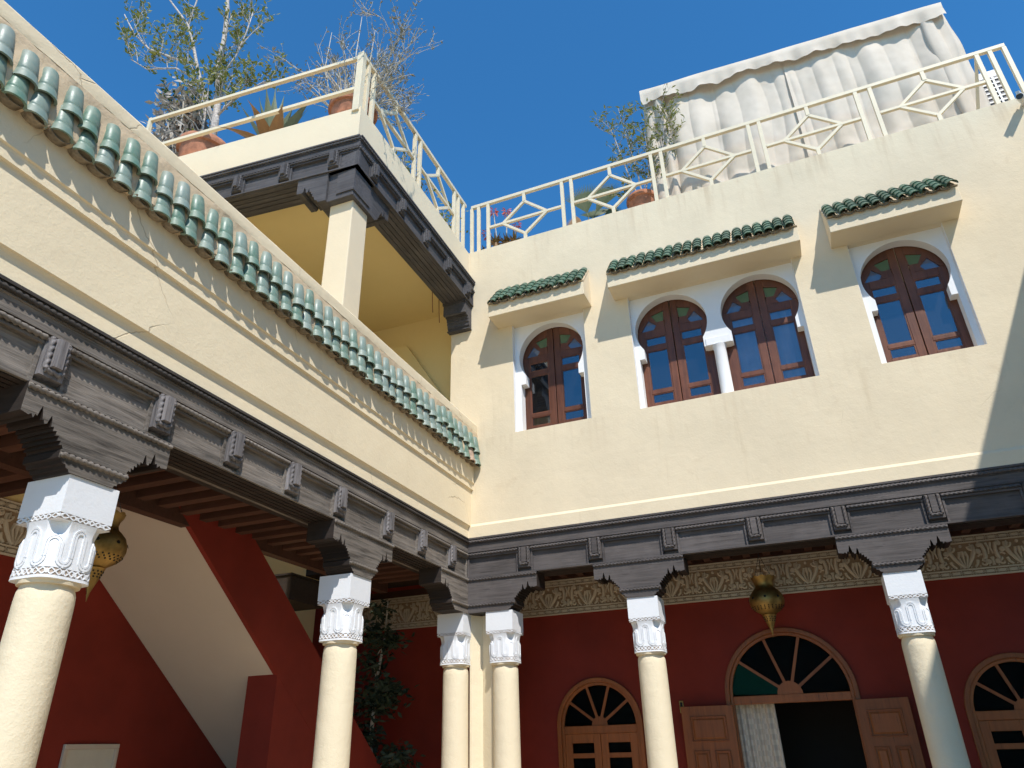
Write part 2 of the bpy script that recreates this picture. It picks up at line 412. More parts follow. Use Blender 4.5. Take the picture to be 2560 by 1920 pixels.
XE = 8.56
WIN = [(0.749, 1.896), (2.579, 4.857), (5.561, 6.681)]
ZS, ZN = 5.646, 7.44
m = MB()
xs = [-0.305]
for a, b in WIN: xs += [a, b]
xs.append(XE)
for i in range(0, len(xs), 2): m.box(xs[i], xs[i+1], 0, 0.36, ZS, ZN)
m.box(-0.305, XE, 0, 0.36, ZN, 9.064)
m.box(-0.305, XE, 0, 0.36, 4.36, ZS)
m.build('upper_wall', 'cream_back', back)
m = MB()
prof = [(0.36, 4.19), (-0.03, 4.19), (-0.03, 4.345), (-0.001, 4.385), (0.36, 4.385)]
m.extrude(prof, 0.021, XE, lambda a, q: (a, q[0], q[1]))
m.build('ledge_band', 'cream_back', back)
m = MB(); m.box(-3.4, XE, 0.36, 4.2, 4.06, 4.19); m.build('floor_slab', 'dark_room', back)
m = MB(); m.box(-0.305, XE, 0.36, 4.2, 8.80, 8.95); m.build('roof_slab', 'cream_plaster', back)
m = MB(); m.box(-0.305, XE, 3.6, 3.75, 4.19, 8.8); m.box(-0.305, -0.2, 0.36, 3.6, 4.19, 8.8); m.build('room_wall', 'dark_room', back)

m = MB(); m.box(XE, XE+0.4, -12.5, 0.36, 0, 9.06); m.build('wall', 'cream_plaster', right)

# left facade profile (x,z), extruded along y
LY0 = -9.6
prof = [(-0.26, 4.19), (0.022, 4.19), (0.022, 4.31), (0.028, 4.335), (0.04, 4.352), (0.056, 4.36), (0.056, 4.862), (0.062, 4.876),
        (0.083, 4.88), (0.083, 4.948), (0.088, 4.968), (0.102, 4.975), (0.102, 5.235), (-0.26, 5.235)]
m = MB(); m.extrude(prof, LY0, -0.0, lambda a, q: (q[0], a, q[1])); m.build('facade_wall', 'cream_left', left)
# mortar bed and coping with an uneven face
def uneven(prof, y0, y1, step, amp, seed, smooth_top=True):
    n = int((y1-y0)/step); R = []
    for i in range(n+1):
        y = y0+(y1-y0)*i/n; ring = []
        for k, (x, z, a) in enumerate(prof):
            w = a*amp*mnoise.noise(Vector((y*3.1, k*7.3+seed, 0)))*.5 + a*amp*0.6*mnoise.noise(Vector((y*13.0, k*1.9, seed)))
            ring.append((x+w, y, z+w*0.4))
        R.append(ring)
    return R
m = MB()
m.rings(uneven([(-0.2, 5.236, 0), (0.100, 5.236, 0), (0.150, 5.236, .5), (0.166, 5.256, 1), (0.160, 5.36, 1), (0.156, 5.45, 1), (0.152, 5.55, 1), (0.147, 5.63, 1), (0.146, 5.69, .8),
                (0.145, 5.735, .3), (-0.2, 5.735, 0)], LY0, 0, 0.03, 0.034, 3), True, True)
m.build('mortar_bed', 'mortar', left, smooth=True, ang=50)
m = MB()
m.rings(uneven([(-0.24, 5.737, 0), (0.1455, 5.7355, .8), (0.148, 5.76, .6), (0.151, 5.79, .4), (0.152, 5.846, .25), (0.142, 5.862, .2), (0.0, 5.868, .1), (-0.24, 5.868, 0)],
               LY0, 0, 0.08, 0.012, 9), True, True)
m.build('coping', 'cream_left', left, smooth=True, ang=25)
m = MB(); m.box(-0.26, -0.205, LY0, 0, 5.236, 5.7365); m.build('balustrade_back', 'cream_plaster', left)

# eave tiles: barrel tiles in two courses and the channel lips between them
def barrel(L, r0, r1, seed, thick=0.011):
    """half-cone shell along -z from 0 to -L, axis bulging +x; rim grooves near its lower end."""
    m = MB(); R = []
    prof = [(0, -.004), (0.06, 0), (0.35, 0.0005), (0.60, 0.0), (0.625, -0.0022), (0.645, 0.0012), (0.67, -0.0016), (0.69, 0.0014), (0.72, -0.0012), (0.745, 0.001), (0.85, 0.003), (0.95, 0.0065), (1.0, 0.0085)]
    N = 9
    def ring(t, extra, inner=0.0):
        r = r0+(r1-r0)*t+extra-inner
        return [(r*sin(pi*k/(N-1))*0.86, -r*1.0*cos(pi*k/(N-1)), -L*t) for k in range(N)]
    out = [ring(t, e) for t, e in prof]; inn = [ring(t, 0, thick) for t in (1.0, 0.0)]
    m.rings(out + inn + [out[0]], False, False)
    return m
tb = [barrel(0.25, 0.053+0.003*i, 0.071+0.003*i, i) for i in range(3)]
tmesh = []
for i, t in enumerate(tb):
    me = bpy.data.meshes.new('barrel_tile'); me.from_pydata(t.v, [], t.f)
    for pl in me.polygons: pl.use_smooth = True
    try: me.set_sharp_from_angle(angle=radians(40))
    except Exception: pass
    me.materials.append(MATS['eave_tile']); tmesh.append(me)
worn_tile = tmesh[1].copy(); worn_tile.materials[0] = MATS['worn_clay']
cm = MB(); Rr = []
for t in (0.0, 1.0):
    Rr.append([(t*0.110, 0.072*cos(pi*k/8), -0.038*sin(pi*k/8)) for k in range(9)])
Ri = [[(q[0], q[1]*0.90, q[2]*0.86+0.003) for q in r] for r in Rr]
cm.rings([Rr[0], Rr[1], Ri[1], Ri[0]], False, False)
cme = bpy.data.meshes.new('channel_tile'); cme.from_pydata(cm.v, [], cm.f)
for pl in cme.polygons: pl.use_smooth = True
cme.materials.append(MATS['clay'])
def addmesh(name, me, parent, loc, rot=(0, 0, 0), sc=(1, 1, 1)):
    o = bpy.data.objects.new(name, me); S.collection.objects.link(o); o.parent = parent
    o.location = loc; o.rotation_euler = rot; o.scale = sc; return o
rnd = random.Random(11)
y = -0.10; k = 0
while y > -8.2:
    jr = rnd.uniform
    me = tmesh[rnd.randrange(3)] if rnd.random() > .07 else worn_tile
    addmesh('barrel_tile', me, left.ob, (0.140+jr(-.005, .005), y+jr(-.010, .010), 5.460+jr(-.016, .014)), (jr(-.05, .05), radians(-6.5)+jr(-.03, .02), jr(-.07, .07)), (0.82, 1.0, 1.0))
    me = tmesh[rnd.randrange(3)]
    addmesh('barrel_tile', me, left.ob, (0.138+jr(-.005, .005), y+jr(-.008, .008), 5.66+jr(-.03, .022)), (jr(-.06, .06), radians(-5.0)+jr(-.03, .02), jr(-.07, .07)), (0.92, 0.98, 1.0))
    addmesh('channel_tile', cme, left.ob, (0.078+jr(-.008, .008), y+jr(-.008, .008), 5.243+jr(-.006, .004)), (jr(-.1, .1), radians(8)+jr(-.05, .05), jr(-.05, .05)), (1, 1, 1))
    y -= rnd.uniform(0.155, 0.178)

# ------------------------------------------------------------------ carved beams (fascias)
def fascia(root, mp, u0, u1, posts, zt, zb, mats, proud, nrm, depth=0.37, ends=(True, True), nameb='carved_beam', pw=0.092, sc=1.1, rope_r=0.019):
    """mp maps (u,o,z). posts: centres. mats: (board, post)"""
    H = zt-zb; Z = lambda f: zt - f*H
    n = Vector(nrm)
    m = MB(mp)
    m.box(u0, u1, -depth, 0.0, Z(.385), zt)                   # solid head of the beam
    m.box(u0, u1, -depth, -0.04, zb, Z(.385)-0.0005)
    bm_ = m.build(nameb, mats[0], root)
    m = MB(mp)
    m.box(u0, u1, 0.0, 0.034, zt-0.022, zt)
    m.box(u0, u1, 0.0, 0.020, zt-0.034, zt-0.0225)
    m.build('crown_moulding', mats[2] if len(mats) > 2 else mats[0], root, parent=bm_)
    m = MB(mp)
    m.box(u0, u1, 0.0, 0.012, zt-0.079, zt-0.070)
    m.build('moulding', mats[0], root, parent=bm_)
    m = MB(mp)
    m.box(u0, u1, 0.0, 0.016, Z(.365), Z(.345)); m.box(u0, u1, 0.0, 0.008, Z(.345)+0.0005, Z(.325))
    m.build('moulding', mats[0], root, parent=bm_)
    m = MB(); m.rope(mp(u0, 0.018, zt-0.052), mp(u1, 0.018, zt-0.052), n, rope_r); m.build('rope_moulding', mats[2] if len(mats) > 2 else mats[0], root, parent=bm_, smooth=True)
    m = MB(mp); m.box(u0, u1, -0.04, 0.0, zb, zb+0.018); m.build('base_strip', mats[0], root, parent=bm_)
    edges = [u0] + [q for p in posts for q in (p-pw, p+pw)] + [u1]
    for i in range(0, len(edges), 2):
        a, b = edges[i], edges[i+1]
        if b-a < 0.05: continue
        m = MB(); m.rope(mp(a, 0.012, Z(.425)), mp(b, 0.012, Z(.425)), n, rope_r); m.build('rope_moulding', mats[0], root, parent=bm_, smooth=True)
        m = MB(mp)
        m.box(a, b, -0.04, 0.006, Z(.50), Z(.46)); m.box(a, b, -0.04, -0.004, Z(.46)+.0004, Z(.387))
        m.box(a, a+0.022, -0.04, -0.003, zb+0.019, Z(.50)-.0003); m.box(b-0.022, b, -0.04, -0.003, zb+0.019, Z(.50)-.0003)
        m.build('panel_frame', mats[0], root, parent=bm_)
        m = MB(mp); m.box(a+0.022, b-0.022, -0.0399, -0.030, zb+0.019, Z(.50)-0.0005)
        m.build('panel', mats[0], root, parent=bm_)
    for p in posts:
        zl = Z(.90)
        m = MB(mp); m.taper(p-pw, p+pw, zl, Z(.387), -0.04, 0.020, 0.012)
        o = m.build('post', mats[1], root, parent=bm_)
        m = MB(mp); m.taper(p-0.034*sc, p+0.034*sc, zl+0.065*sc, Z(.387), 0.0205, proud, 0.006); m.build('post', mats[1], root, parent=bm_)
        m = MB()
        for sgn in (-1, 1):
            m.rope(mp(p+sgn*0.052*sc, 0.026, zl+0.05*sc), mp(p+sgn*0.052*sc, 0.026, Z(.395)), n, rope_r*0.95)
        m.rope(mp(p-0.052*sc, 0.026, zl+0.047*sc), mp(p+0.052*sc, 0.026, zl+0.047*sc), n, rope_r*0.95)
        m.build('post_rope', mats[1], root, parent=bm_, smooth=True)
    return bm_

pB = [0.83, 1.80, 2.75, 3.76, 4.70, 5.66, 6.60, 7.55]
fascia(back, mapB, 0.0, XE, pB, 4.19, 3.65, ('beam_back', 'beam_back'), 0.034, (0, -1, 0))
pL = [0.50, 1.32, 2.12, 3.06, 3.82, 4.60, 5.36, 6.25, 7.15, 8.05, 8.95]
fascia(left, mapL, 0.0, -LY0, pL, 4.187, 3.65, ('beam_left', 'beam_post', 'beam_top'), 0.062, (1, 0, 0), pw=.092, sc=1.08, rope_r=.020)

# brackets: a scalloped outline carried through the thickness of the beam
HALF = [(0.0, 3.195), (0.165, 3.195), (0.172, 3.212), (0.19, 3.216), (0.197, 3.235), (0.222, 3.24), (0.232, 3.262), (0.256, 3.266), (0.256, 3.312), (0.243, 3.325),
        (0.255, 3.345), (0.272, 3.338), (0.268, 3.368), (0.291, 3.36), (0.288, 3.392), (0.311, 3.386), (0.31, 3.416), (0.333, 3.408), (0.335, 3.436), (0.352, 3.428),
        (0.358, 3.475), (0.366, 3.50), (0.374, 3.475), (0.384, 3.438), (0.40, 3.43), (0.41, 3.455), (0.418, 3.45), (0.428, 3.50), (0.438, 3.535), (0.448, 3.50), (0.456, 3.46),
        (0.47, 3.468), (0.478, 3.44), (0.495, 3.462), (0.51, 3.448), (0.563, 3.458), (0.563, 3.652)]
def bracket(root, mp, c, mat, nrm, half=(1, 1), thick=0.30, ext=(0, 0), front=0.012):
    """half: scale of left/right arm (0 = cut at centre). ext lengthens an arm."""
    poly = []
    L_ = [(-(q[0]*1.0+ext[0]*(q[0] > 0.1)), q[1]) for q in HALF] if half[0] else [(0, 3.195), (0, 3.652)]
    R_ = [((q[0]*1.0+ext[1]*(q[0] > 0.1)), q[1]) for q in HALF] if half[1] else [(0, 3.195), (0, 3.652)]
    poly = R_ + L_[::-1]
    if not half[0] or not half[1]: pass
    else: poly = poly[:-1]
    m = MB(mp); m.extrude([(c+q[0], q[1]) for q in poly], -thick, front, lambda a, q: (q[0], a, q[1]))
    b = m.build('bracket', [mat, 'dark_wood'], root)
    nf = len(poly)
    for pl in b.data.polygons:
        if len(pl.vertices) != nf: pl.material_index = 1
    u0 = c-(0.563+ext[0] if half[0] else 0); u1 = c+(0.563+ext[1] if half[1] else 0)
    v0 = c-(0.25+ext[0] if half[0] else 0); v1 = c+(0.25+ext[1] if half[1] else 0)
    m = MB(); m.rope(mp(u0, front+.004, 3.622), mp(u1, front+.004, 3.622), nrm, 0.019)
    m.rope(mp(v0, front+.004, 3.289), mp(v1, front+.004, 3.289), nrm, 0.019); m.build('bracket_rope', mat, root, parent=b, smooth=True)
    m = MB(mp); m.box(u0, u1, front, front+.012, 3.640, 3.650); m.box(v0, v1, front, front+.012, 3.306, 3.315)
    m.build('bracket_moulding', mat, root, parent=b)
    return b

# ------------------------------------------------------------------ columns
HC = 0.186
def rsq(th, h): return h/max(abs(cos(th)), abs(sin(th)))
def rround(th, h, p=3.0): return h/((abs(cos(th))**p+abs(sin(th))**p)**(1/p))
def cap_r(th, z):
    if z >= 2.918: return rsq(th, HC)
    t = max(0.0, (z-2.845)/(2.918-2.845)); t = t**1.5
    hb = 0.171 + 0.006*max(0, (2.66-z)/0.08)
    a = rround(th, hb, 4.2)
    dth = abs((th-pi/4+pi/4) % (pi/2)-pi/4)/radians(17)          # distance from the nearest corner
    if dth < 1 and z > 2.79:
        w_ = (1-dth*dth)*min(1.0, (z-2.79)/0.06); a -= 0.030*w_; t *= (1-w_)**2 if z < 2.9175 else 1
    return a+(rsq(th, HC)-a)*t
def capital(root, cx, cy):
    N = 96
    ring = lambda z, off=0: [(cx+(cap_r(2*pi*(k+.0)/N+pi/4, z)+off)*cos(2*pi*k/N+pi/4), cy+(cap_r(2*pi*k/N+pi/4, z)+off)*sin(2*pi*k/N+pi/4), z) for k in range(N)]
    zz = [2.572, 2.588, 2.5885, 2.634, 2.6345, 2.66, 2.72, 2.78, 2.825, 2.84, 2.855, 2.87, 2.885, 2.898, 2.908, 2.914, 2.9174, 2.918, 2.9185, 2.955, 2.9555, 3.195]
    offs = {2.5885: -.007, 2.634: -.007, 2.9185: -.006, 2.955: -.006}
    m = MB(); m.rings([ring(z, offs.get(z, 0)) for z in zz]); cap = m.build('capital', 'capital_white', root, smooth=True, ang=28)
    P = lambda th, z, off: (cx+(cap_r(th, z)+off)*cos(th), cy+(cap_r(th, z)+off)*sin(th), z)
    # recessed ground of the two lattice bands
    for za, zb in ((2.5895, 2.633), (2.9195, 2.954)):
        m = MB(); m.rings([[P(2*pi*k/N+pi/4, z, -.0065+.0015) for k in range(N)] for z in (za, zb)], True, False)
        m.build('band_ground', 'carving_ground', root, parent=cap, fixn=False)
    # lattice
    m = MB()
    def strip(a, b, w, o0=-.006, o1=.0015, seg=2):
        (t0, z0), (t1, z1) = a, b
        dx = (t1-t0)*0.2; dz = z1-z0; L = sqrt(dx*dx+dz*dz)
        if L < 1e-6: return
        nx, nzv = -dz/L*w/0.2, dx/L*w
        for i in range(seg):
            f0, f1 = i/seg, (i+1)/seg
            A = (t0+(t1-t0)*f0, z0+dz*f0); B = (t0+(t1-t0)*f1, z0+dz*f1)
            c = [P(A[0]-nx, A[1]-nzv, o0), P(B[0]-nx, B[1]-nzv, o0), P(B[0]+nx, B[1]+nzv, o0), P(A[0]+nx, A[1]+nzv, o0),
                 P(A[0]-nx, A[1]-nzv, o1), P(B[0]-nx, B[1]-nzv, o1), P(B[0]+nx, B[1]+nzv, o1), P(A[0]+nx, A[1]+nzv, o1)]
            m.hexa(c)
    for za, zb, nd in ((2.592, 2.631, 28), (2.922, 2.952, 28)):
        for k in range(nd):
            t = 2*pi*k/nd; dt = 2*pi/nd
            strip((t, za), (t+dt, zb), .0035); strip((t, zb), (t+dt, za), .0035)
            if k % 2 == 0:
                c = [(t+dt*.5, za+.004), (t+dt*.85, (za+zb)/2), (t+dt*.5, zb-.004), (t+dt*.15, (za+zb)/2)]
                m.rings([[P(q[0], q[1], -.006) for q in c], [P(q[0], q[1], .001) for q in c]])
    m.build('lattice', 'capital_white', root, parent=cap, kind='stuff')
    # meander ribbons
    m = MB()
    def ribbon(pts, w, o0, o1, sh=0.0):
        n = len(pts); Lf = []; Rt = []
        for i in range(n):
            a = pts[max(i-1, 0)]; b = pts[min(i+1, n-1)]
            dx = (b[0]-a[0])*0.19; dz = b[1]-a[1]; L = sqrt(dx*dx+dz*dz) or 1
            nx, nzv = -dz/L/0.19, dx/L
            Lf.append((pts[i][0]+nx*(sh+w), pts[i][1]+nzv*(sh+w))); Rt.append((pts[i][0]+nx*(sh-w), pts[i][1]+nzv*(sh-w)))
        R = [[P(a[0], a[1], o0), P(a[0], a[1], o1), P(b[0], b[1], o1), P(b[0], b[1], o0)] for a, b in zip(Lf, Rt)]
        m.rings(R)
    D = pi/8
    for k in range(8):
        tcn = k*pi/4; top = 2.868 if k % 2 == 0 else 2.822
        hw = D/2
        pts = [(tcn-hw, 2.70)]
        for i in range(9):
            a = pi-pi*i/8; pts.append((tcn+hw*cos(a), top-hw*.19+hw*.19*sin(a)))
        pts.append((tcn+hw, 2.70))
        for i in range(1, 9):
            a = pi+pi*i/8; pts.append((tcn+D+hw*cos(a), 2.70-0.004+hw*.19*sin(a)*1.1))
        ribbon(pts, 0.0062, -.004, .0065, .0088); ribbon(pts, 0.0062, -.004, .0065, -.0088)
        # small bud between, below
        tb_ = tcn+D
        for dz_, w_ in ((0.0, .010), (-.014, .014)):
            c = [(tb_-w_/.19*.6, 2.654+dz_-.006), (tb_+w_/.19*.6, 2.654+dz_-.006), (tb_, 2.654+dz_+.008)]
            m.rings([[P(q[0], q[1], -.003) for q in c], [P(q[0], q[1], .006) for q in c]])
    m.build('meander', 'capital_white', root, parent=cap, smooth=False, kind='stuff')
    return cap
def column(name, label, cx, cy, frame, group):
    r = thing(name, label, 'column', (cx, cy, 0), frame, group)
    m = MB(); n = 40; R = []
    prof = [(0.21, 0.0), (0.21, 0.22), (0.185, 0.27), (0.168, 0.32), (0.166, 1.2), (0.164, 2.2), (0.163, 2.45), (0.160, 2.50), (0.150, 2.532), (0.145, 2.55), (0.150, 2.575)]
    for i, (rr, z) in enumerate(prof):
        ring = []
        for k in range(n):
            a = 2*pi*k/n
            w = 0.0025*mnoise.noise(Vector((cos(a)*2+cx, sin(a)*2+cy, z*2)))
            dz = 0.02*mnoise.noise(Vector((cos(a)*3.5+cx*5, sin(a)*3.5, 4.0))) if i in (7, 8) else 0
            ring.append((cx+(rr+w)*cos(a), cy+(rr+w)*sin(a), z+dz))
        R.append(ring)
    m.rings(R); m.build('shaft', 'shaft_plaster', r, smooth=True, ang=60)
    m = MB(); m.lathe([(0.172, 2.548), (0.176, 2.573)], cx, cy, 40); m.build('neck_ring', 'cream_plaster', r, smooth=True, ang=40)
    capital(r, cx, cy); return r
GC = 'columns carrying the gallery beams'
c1 = column('column', 'cream column with white carved capital, nearest and largest at the left edge', -0.186, -5.752, 'L', GC)
c2 = column('column', 'cream column with white capital standing in front of the dark climbing plant', -0.186, -2.575, 'L', GC)
c3 = column('column', 'cream column left of the corner pier, white capital half against the pier', -0.186, 0.056, 'L', GC)
c4 = column('column', 'cream column right of the corner pier, white capital against the red wall', 0.452, 0.186, 'W', GC)
c5 = column('column', 'cream column between the small arched door and the open double door', 2.335, 0.186, 'W', GC)
c6 = column('column', 'rightmost cream column, its shaft cut by a slanting shadow', 5.175, 0.186, 'W', GC)
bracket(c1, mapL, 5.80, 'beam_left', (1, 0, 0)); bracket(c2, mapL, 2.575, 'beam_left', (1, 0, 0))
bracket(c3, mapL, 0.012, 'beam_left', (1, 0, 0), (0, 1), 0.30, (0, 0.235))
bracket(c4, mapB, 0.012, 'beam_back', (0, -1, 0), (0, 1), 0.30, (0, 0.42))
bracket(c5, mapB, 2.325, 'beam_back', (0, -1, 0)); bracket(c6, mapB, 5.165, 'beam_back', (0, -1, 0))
# corner pier
r = thing('corner_pier', 'cream corner pier wedged between the two corner columns', 'pier', (0.1, 0.3, 0))
m = MB(); m.extrude([(-0.02, 0.12), (0.005, 0.12), (0.105, 0.25), (0.27, 0.16), (0.30, 0.16), (0.30, 0.37), (-0.02, 0.37)], 0, 3.19, lambda a, q: (q[0], q[1], a))
m.build('shaft', 'shaft_plaster', r)

# ------------------------------------------------------------------ gallery interiors
GY = 1.8
doors = [(1.165, 0.60, 1.86, 'small'), (3.73, 0.80, 2.14, 'big'), (6.25, 0.60, 1.86, 'small')]
def wall_arches(m, x0, x1, y0, y1, z1, ops, n=20):
    cur = x0
    for cx, r, zs, _ in ops:
        m.box(cur, cx-r, y0, y1, 0, z1)
        for i in range(n):
            a0 = pi-pi*i/n; a1 = pi-pi*(i+1)/n
            xa, xb = cx+r*cos(a0), cx+r*cos(a1); za, zb = zs+r*sin(a0), zs+r*sin(a1)
            m.hexa([(xa, y0, za), (xb, y0, zb), (xb, y1, zb), (xa, y1, za), (xa, y0, z1), (xb, y0, z1), (xb, y1, z1), (xa, y1, z1)])
        cur = cx+r
    m.box(cur, x1, y0, y1, 0, z1)
m = MB(); wall_arches(m, -3.4, XE, GY, GY+0.3, 4.06, doors); m.build('gallery_wall', 'red_plaster', back)
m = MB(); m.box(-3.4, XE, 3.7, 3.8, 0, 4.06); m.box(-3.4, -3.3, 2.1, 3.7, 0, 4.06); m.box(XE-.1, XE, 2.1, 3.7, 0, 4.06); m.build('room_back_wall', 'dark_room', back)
# ceiling: boards and joists run front to back
m = MB(); m.box(0.0, XE, 0.38, GY, 4.0, 4.055); m.build('ceiling_boards', 'dark_wood', back)
x = 0.2
while x < XE-0.1:
    m = MB(); m.box(x, x+0.10, 0.38, GY-0.002, 3.915, 3.998); m.build('joist', 'joist_wood', back); x += 0.27
m = MB(); m.box(-0.36, XE, 0.32, 0.379, 3.655, 4.055); m.build('beam_back_board', 'dark_wood', back)
# frieze
FZ0, FZ1 = 3.375, 3.885
def frieze(root, mp, u0, u1):
    m = MB(mp); m.box(u0, u1, 0.0, 0.012, FZ0, FZ1); fr = m.build('frieze', 'frieze_ground', root)
    m = MB(mp)
    for za, zb in ((FZ0, FZ0+.018), (FZ0+.080, FZ0+.096), (FZ1-.018, FZ1), (FZ1-.092, FZ1-.077)):
        m = MB(mp); m.box(u0, u1, 0.012, 0.034, za, zb); m.build('fillet', 'frieze_stucco', root, parent=fr)
    pass
    m = MB(mp)
    for zc in (FZ0+.049, FZ1-.0475):
        u = u0+0.06
        while u < u1-0.05:
            m.extrude([(u+0.044*cos(2*pi*k/12), zc+0.019*sin(2*pi*k/12)*(1 if abs(cos(2*pi*k/12)) < .9 else .6)) for k in range(12)], 0.012, 0.032, lambda a, q: (q[0], a, q[1]))
            for sg in (-1, 1):
                m.extrude([(u+0.056, zc-sg*.030), (u+0.062, zc-sg*.030), (u+0.102-.04, zc+sg*.0)], 0.012, 0.028, lambda a, q: (q[0], a, q[1]))
            for (a, b) in (((u+.03, zc+.022), (u+.094, zc-.022)), ((u+.03, zc-.022), (u+.094, zc+.022))):
                d = .005; m.extrude([(a[0]-d, a[1]), (a[0]+d, a[1]), (b[0]+d, b[1]), (b[0]-d, b[1])], 0.012, 0.027, lambda q_, q: (q[0], q_, q[1]))
            u += 0.124
    m.build('oval_chain', 'frieze_stucco', root, parent=fr, kind='stuff')
    # one palmette motif, shared by all repeats
    z0, z1 = FZ0+.096, FZ1-.092; Hh = z1-z0; zc = z0
    mm = MB(mp)
    def rib(pts, w0, w1=None, h=0.036):
        w1 = w0 if w1 is None else w1; n = len(pts); Lf = []; Rt = []
        for i in range(n):
            a = pts[max(i-1, 0)]; b = pts[min(i+1, n-1)]; dx, dz = b[0]-a[0], b[1]-a[1]; L = sqrt(dx*dx+dz*dz) or 1
            w = 1.5*(w0+(w1-w0)*i/(n-1))
            Lf.append((pts[i][0]-dz/L*w, pts[i][1]+dx/L*w)); Rt.append((pts[i][0]+dz/L*w, pts[i][1]-dx/L*w))
        R = [[(a[0], .012, a[1]), (a[0]*.7+b[0]*.3, h, a[1]*.7+b[1]*.3), (a[0]*.3+b[0]*.7, h, a[1]*.3+b[1]*.7), (b[0], .012, b[1])] for a, b in zip(Lf, Rt)]
        mm.rings(R)
    def disc(cx, cz, rr, h=0.036):
        mm.rings([[(cx+rr*k_*cos(2*pi*k/10), o, cz+rr*k_*sin(2*pi*k/10)) for k in range(10)] for k_, o in ((1, .012), (.85, h))])
        for a in range(3): mm.rings([[(cx+rr*.45*cos(a*2.1)+.007*cos(2*pi*k/5), o, cz+rr*.45*sin(a*2.1)+.007*sin(2*pi*k/5)) for k in range(5)] for o in (h, h+.006)])
    def spiral(cx, cz, r0_, turns, a0, sg): return [(cx+sg*r0_*(1-.75*i/14)*cos(a0+turns*2*pi*i/14), cz+r0_*(1-.75*i/14)*sin(a0+turns*2*pi*i/14)) for i in range(15)]
    for sg in (-1, 1):
        # tulip petals
        rib([(sg*.012, zc+.01), (sg*.05, zc+.06), (sg*.10, zc+.14), (sg*.135, zc+.22), (sg*.12, zc+.29)], .010, .022)
        rib([(sg*.006, zc+.015), (sg*.03, zc+.08), (sg*.05, zc+.15), (sg*.03, zc+.215)], .008, .013)
        rib(spiral(sg*.115, zc+.262, .042, .85, pi*.9, sg), .011, .006)
        disc(sg*.178, zc+.205, .034)
        # S stem and scroll at the foot
        rib([(sg*.19, zc+.31), (sg*.235, zc+.285), (sg*.25, zc+.21), (sg*.245, zc+.13), (sg*.21, zc+.07)], .014, .018)
        rib(spiral(sg*.205, zc+.055, .045, .8, pi*.45, -sg), .012, .007)
        disc(sg*.262, zc+.065, .033); disc(sg*.20, zc+.28, .028)
        rib([(sg*.10, zc+.015), (sg*.135, zc+.05), (sg*.15, zc+.10)], .009, .013)
        rib([(sg*.16, zc+.14), (sg*.185, zc+.165), (sg*.215, zc+.165)], .007, .009)
        rib([(sg*.285, zc+.30), (sg*.30, zc+.24), (sg*.285, zc+.16)], .012, .006)
        rib([(sg*.30, zc+.12), (sg*.307, zc+.07), (sg*.30, zc+.02)], .010, .006)
        for t in range(5):
            tx, tz = sg*(.06+.05*t), zc+(.30 if t % 2 else .02)
            mm.rings([[(tx+.011*cos(2*pi*k/3+t), o, tz+.011*sin(2*pi*k/3+t)) for k in range(3)] for o in (.012, .03)])
    rib([(0, zc+.03), (0, zc+.10), (0, zc+.15), (0, zc+.22)], .004, .016); disc(0, zc+.285, .02)
    first = None; u = u0+0.31; us = u
    while u < u1-0.05:
        if first is None:
            first = mm.build('palmette', 'frieze_stucco', root, parent=fr)
            off0 = mp(u, 0, 0); 
        o = first if u == us else dup(first, fr)
        o.location = Vector(mp(u, 0, 0))-Vector(mp(0, 0, 0)); u += 0.62
m = MB(); m.box(-2.9, XE, GY-.03, GY-.0005, FZ1+.001, 3.914); m.box(-2.9, XE, GY-.012, GY-.0005, 3.9145, 3.999); m.build('wall_plate', 'joist_wood', back)
frieze(back, lambda u, o, z: (u, GY-o, z), -2.9, XE)

# left gallery: joists, inner beam, stair, walls
XI, XO = -2.95, -1.40
m = MB(); m.box(XI-0.3, XI, LY0, 1.8, 0, 3.9); m.build('gallery_wall', 'red_plaster', left)
m = MB(); m.box(XI-0.3, XI, LY0, 1.8, 3.9, 9.0); m.build('upper_back_wall', 'yellow_plaster', left)

m = MB(); m.box(-1.52, -0.371, LY0, 0.3, 3.86, 3.92); m.build('ceiling_boards', 'dark_wood', left)
yj = 0.1
while yj > LY0+.2:
    m = MB(); m.box(-1.40, -0.373, yj-0.10, yj, 3.735, 3.8595); m.build('joist', 'joist_wood', left); yj -= 0.265
m = MB(); m.box(-1.52, -1.401, LY0, 0.3, 3.645, 3.859); m.build('inner_beam', 'joist_wood', left)
m = MB(); m.box(-0.45, -0.371, LY0, 0.3, 3.655, 3.73); m.build('beam_back_board', 'dark_wood', left)
for xx in (-.31, -.25, -.19, -.13, -.07):
    m = MB(); m.box(xx, xx+.045, LY0, -0.02, 3.640, 3.649); m.build('beam_soffit_strip', 'dark_wood', left)
for yy in (.07, .13, .19, .25, .31):
    m = MB(); m.box(0.02, XE, yy, yy+.045, 3.640, 3.6495); m.build('beam_soffit_strip', 'dark_wood', back)
m = MB(); m.box(XI, -1.53, LY0, -4.7, 3.86, 3.92); m.build('ceiling_boards', 'dark_wood', left)
yj = -4.75
while yj > LY0+.2:
    m = MB(); m.box(XI, -1.53, yj-0.10, yj, 3.735, 3.8595); m.build('joist', 'joist_wood', left); yj -= 0.265
frieze(left, lambda u, o, z: (XI+o, -u, z), 3.9, 7.2)
stair = thing('staircase', 'red sided staircase with pale sloping underside in the left gallery', 'staircase', (XO, -1.97, 0), 'L')
zs = lambda y_: 3.753-0.78*(y_+3.683)
m = MB(); ya, yb = -4.55, 0.75
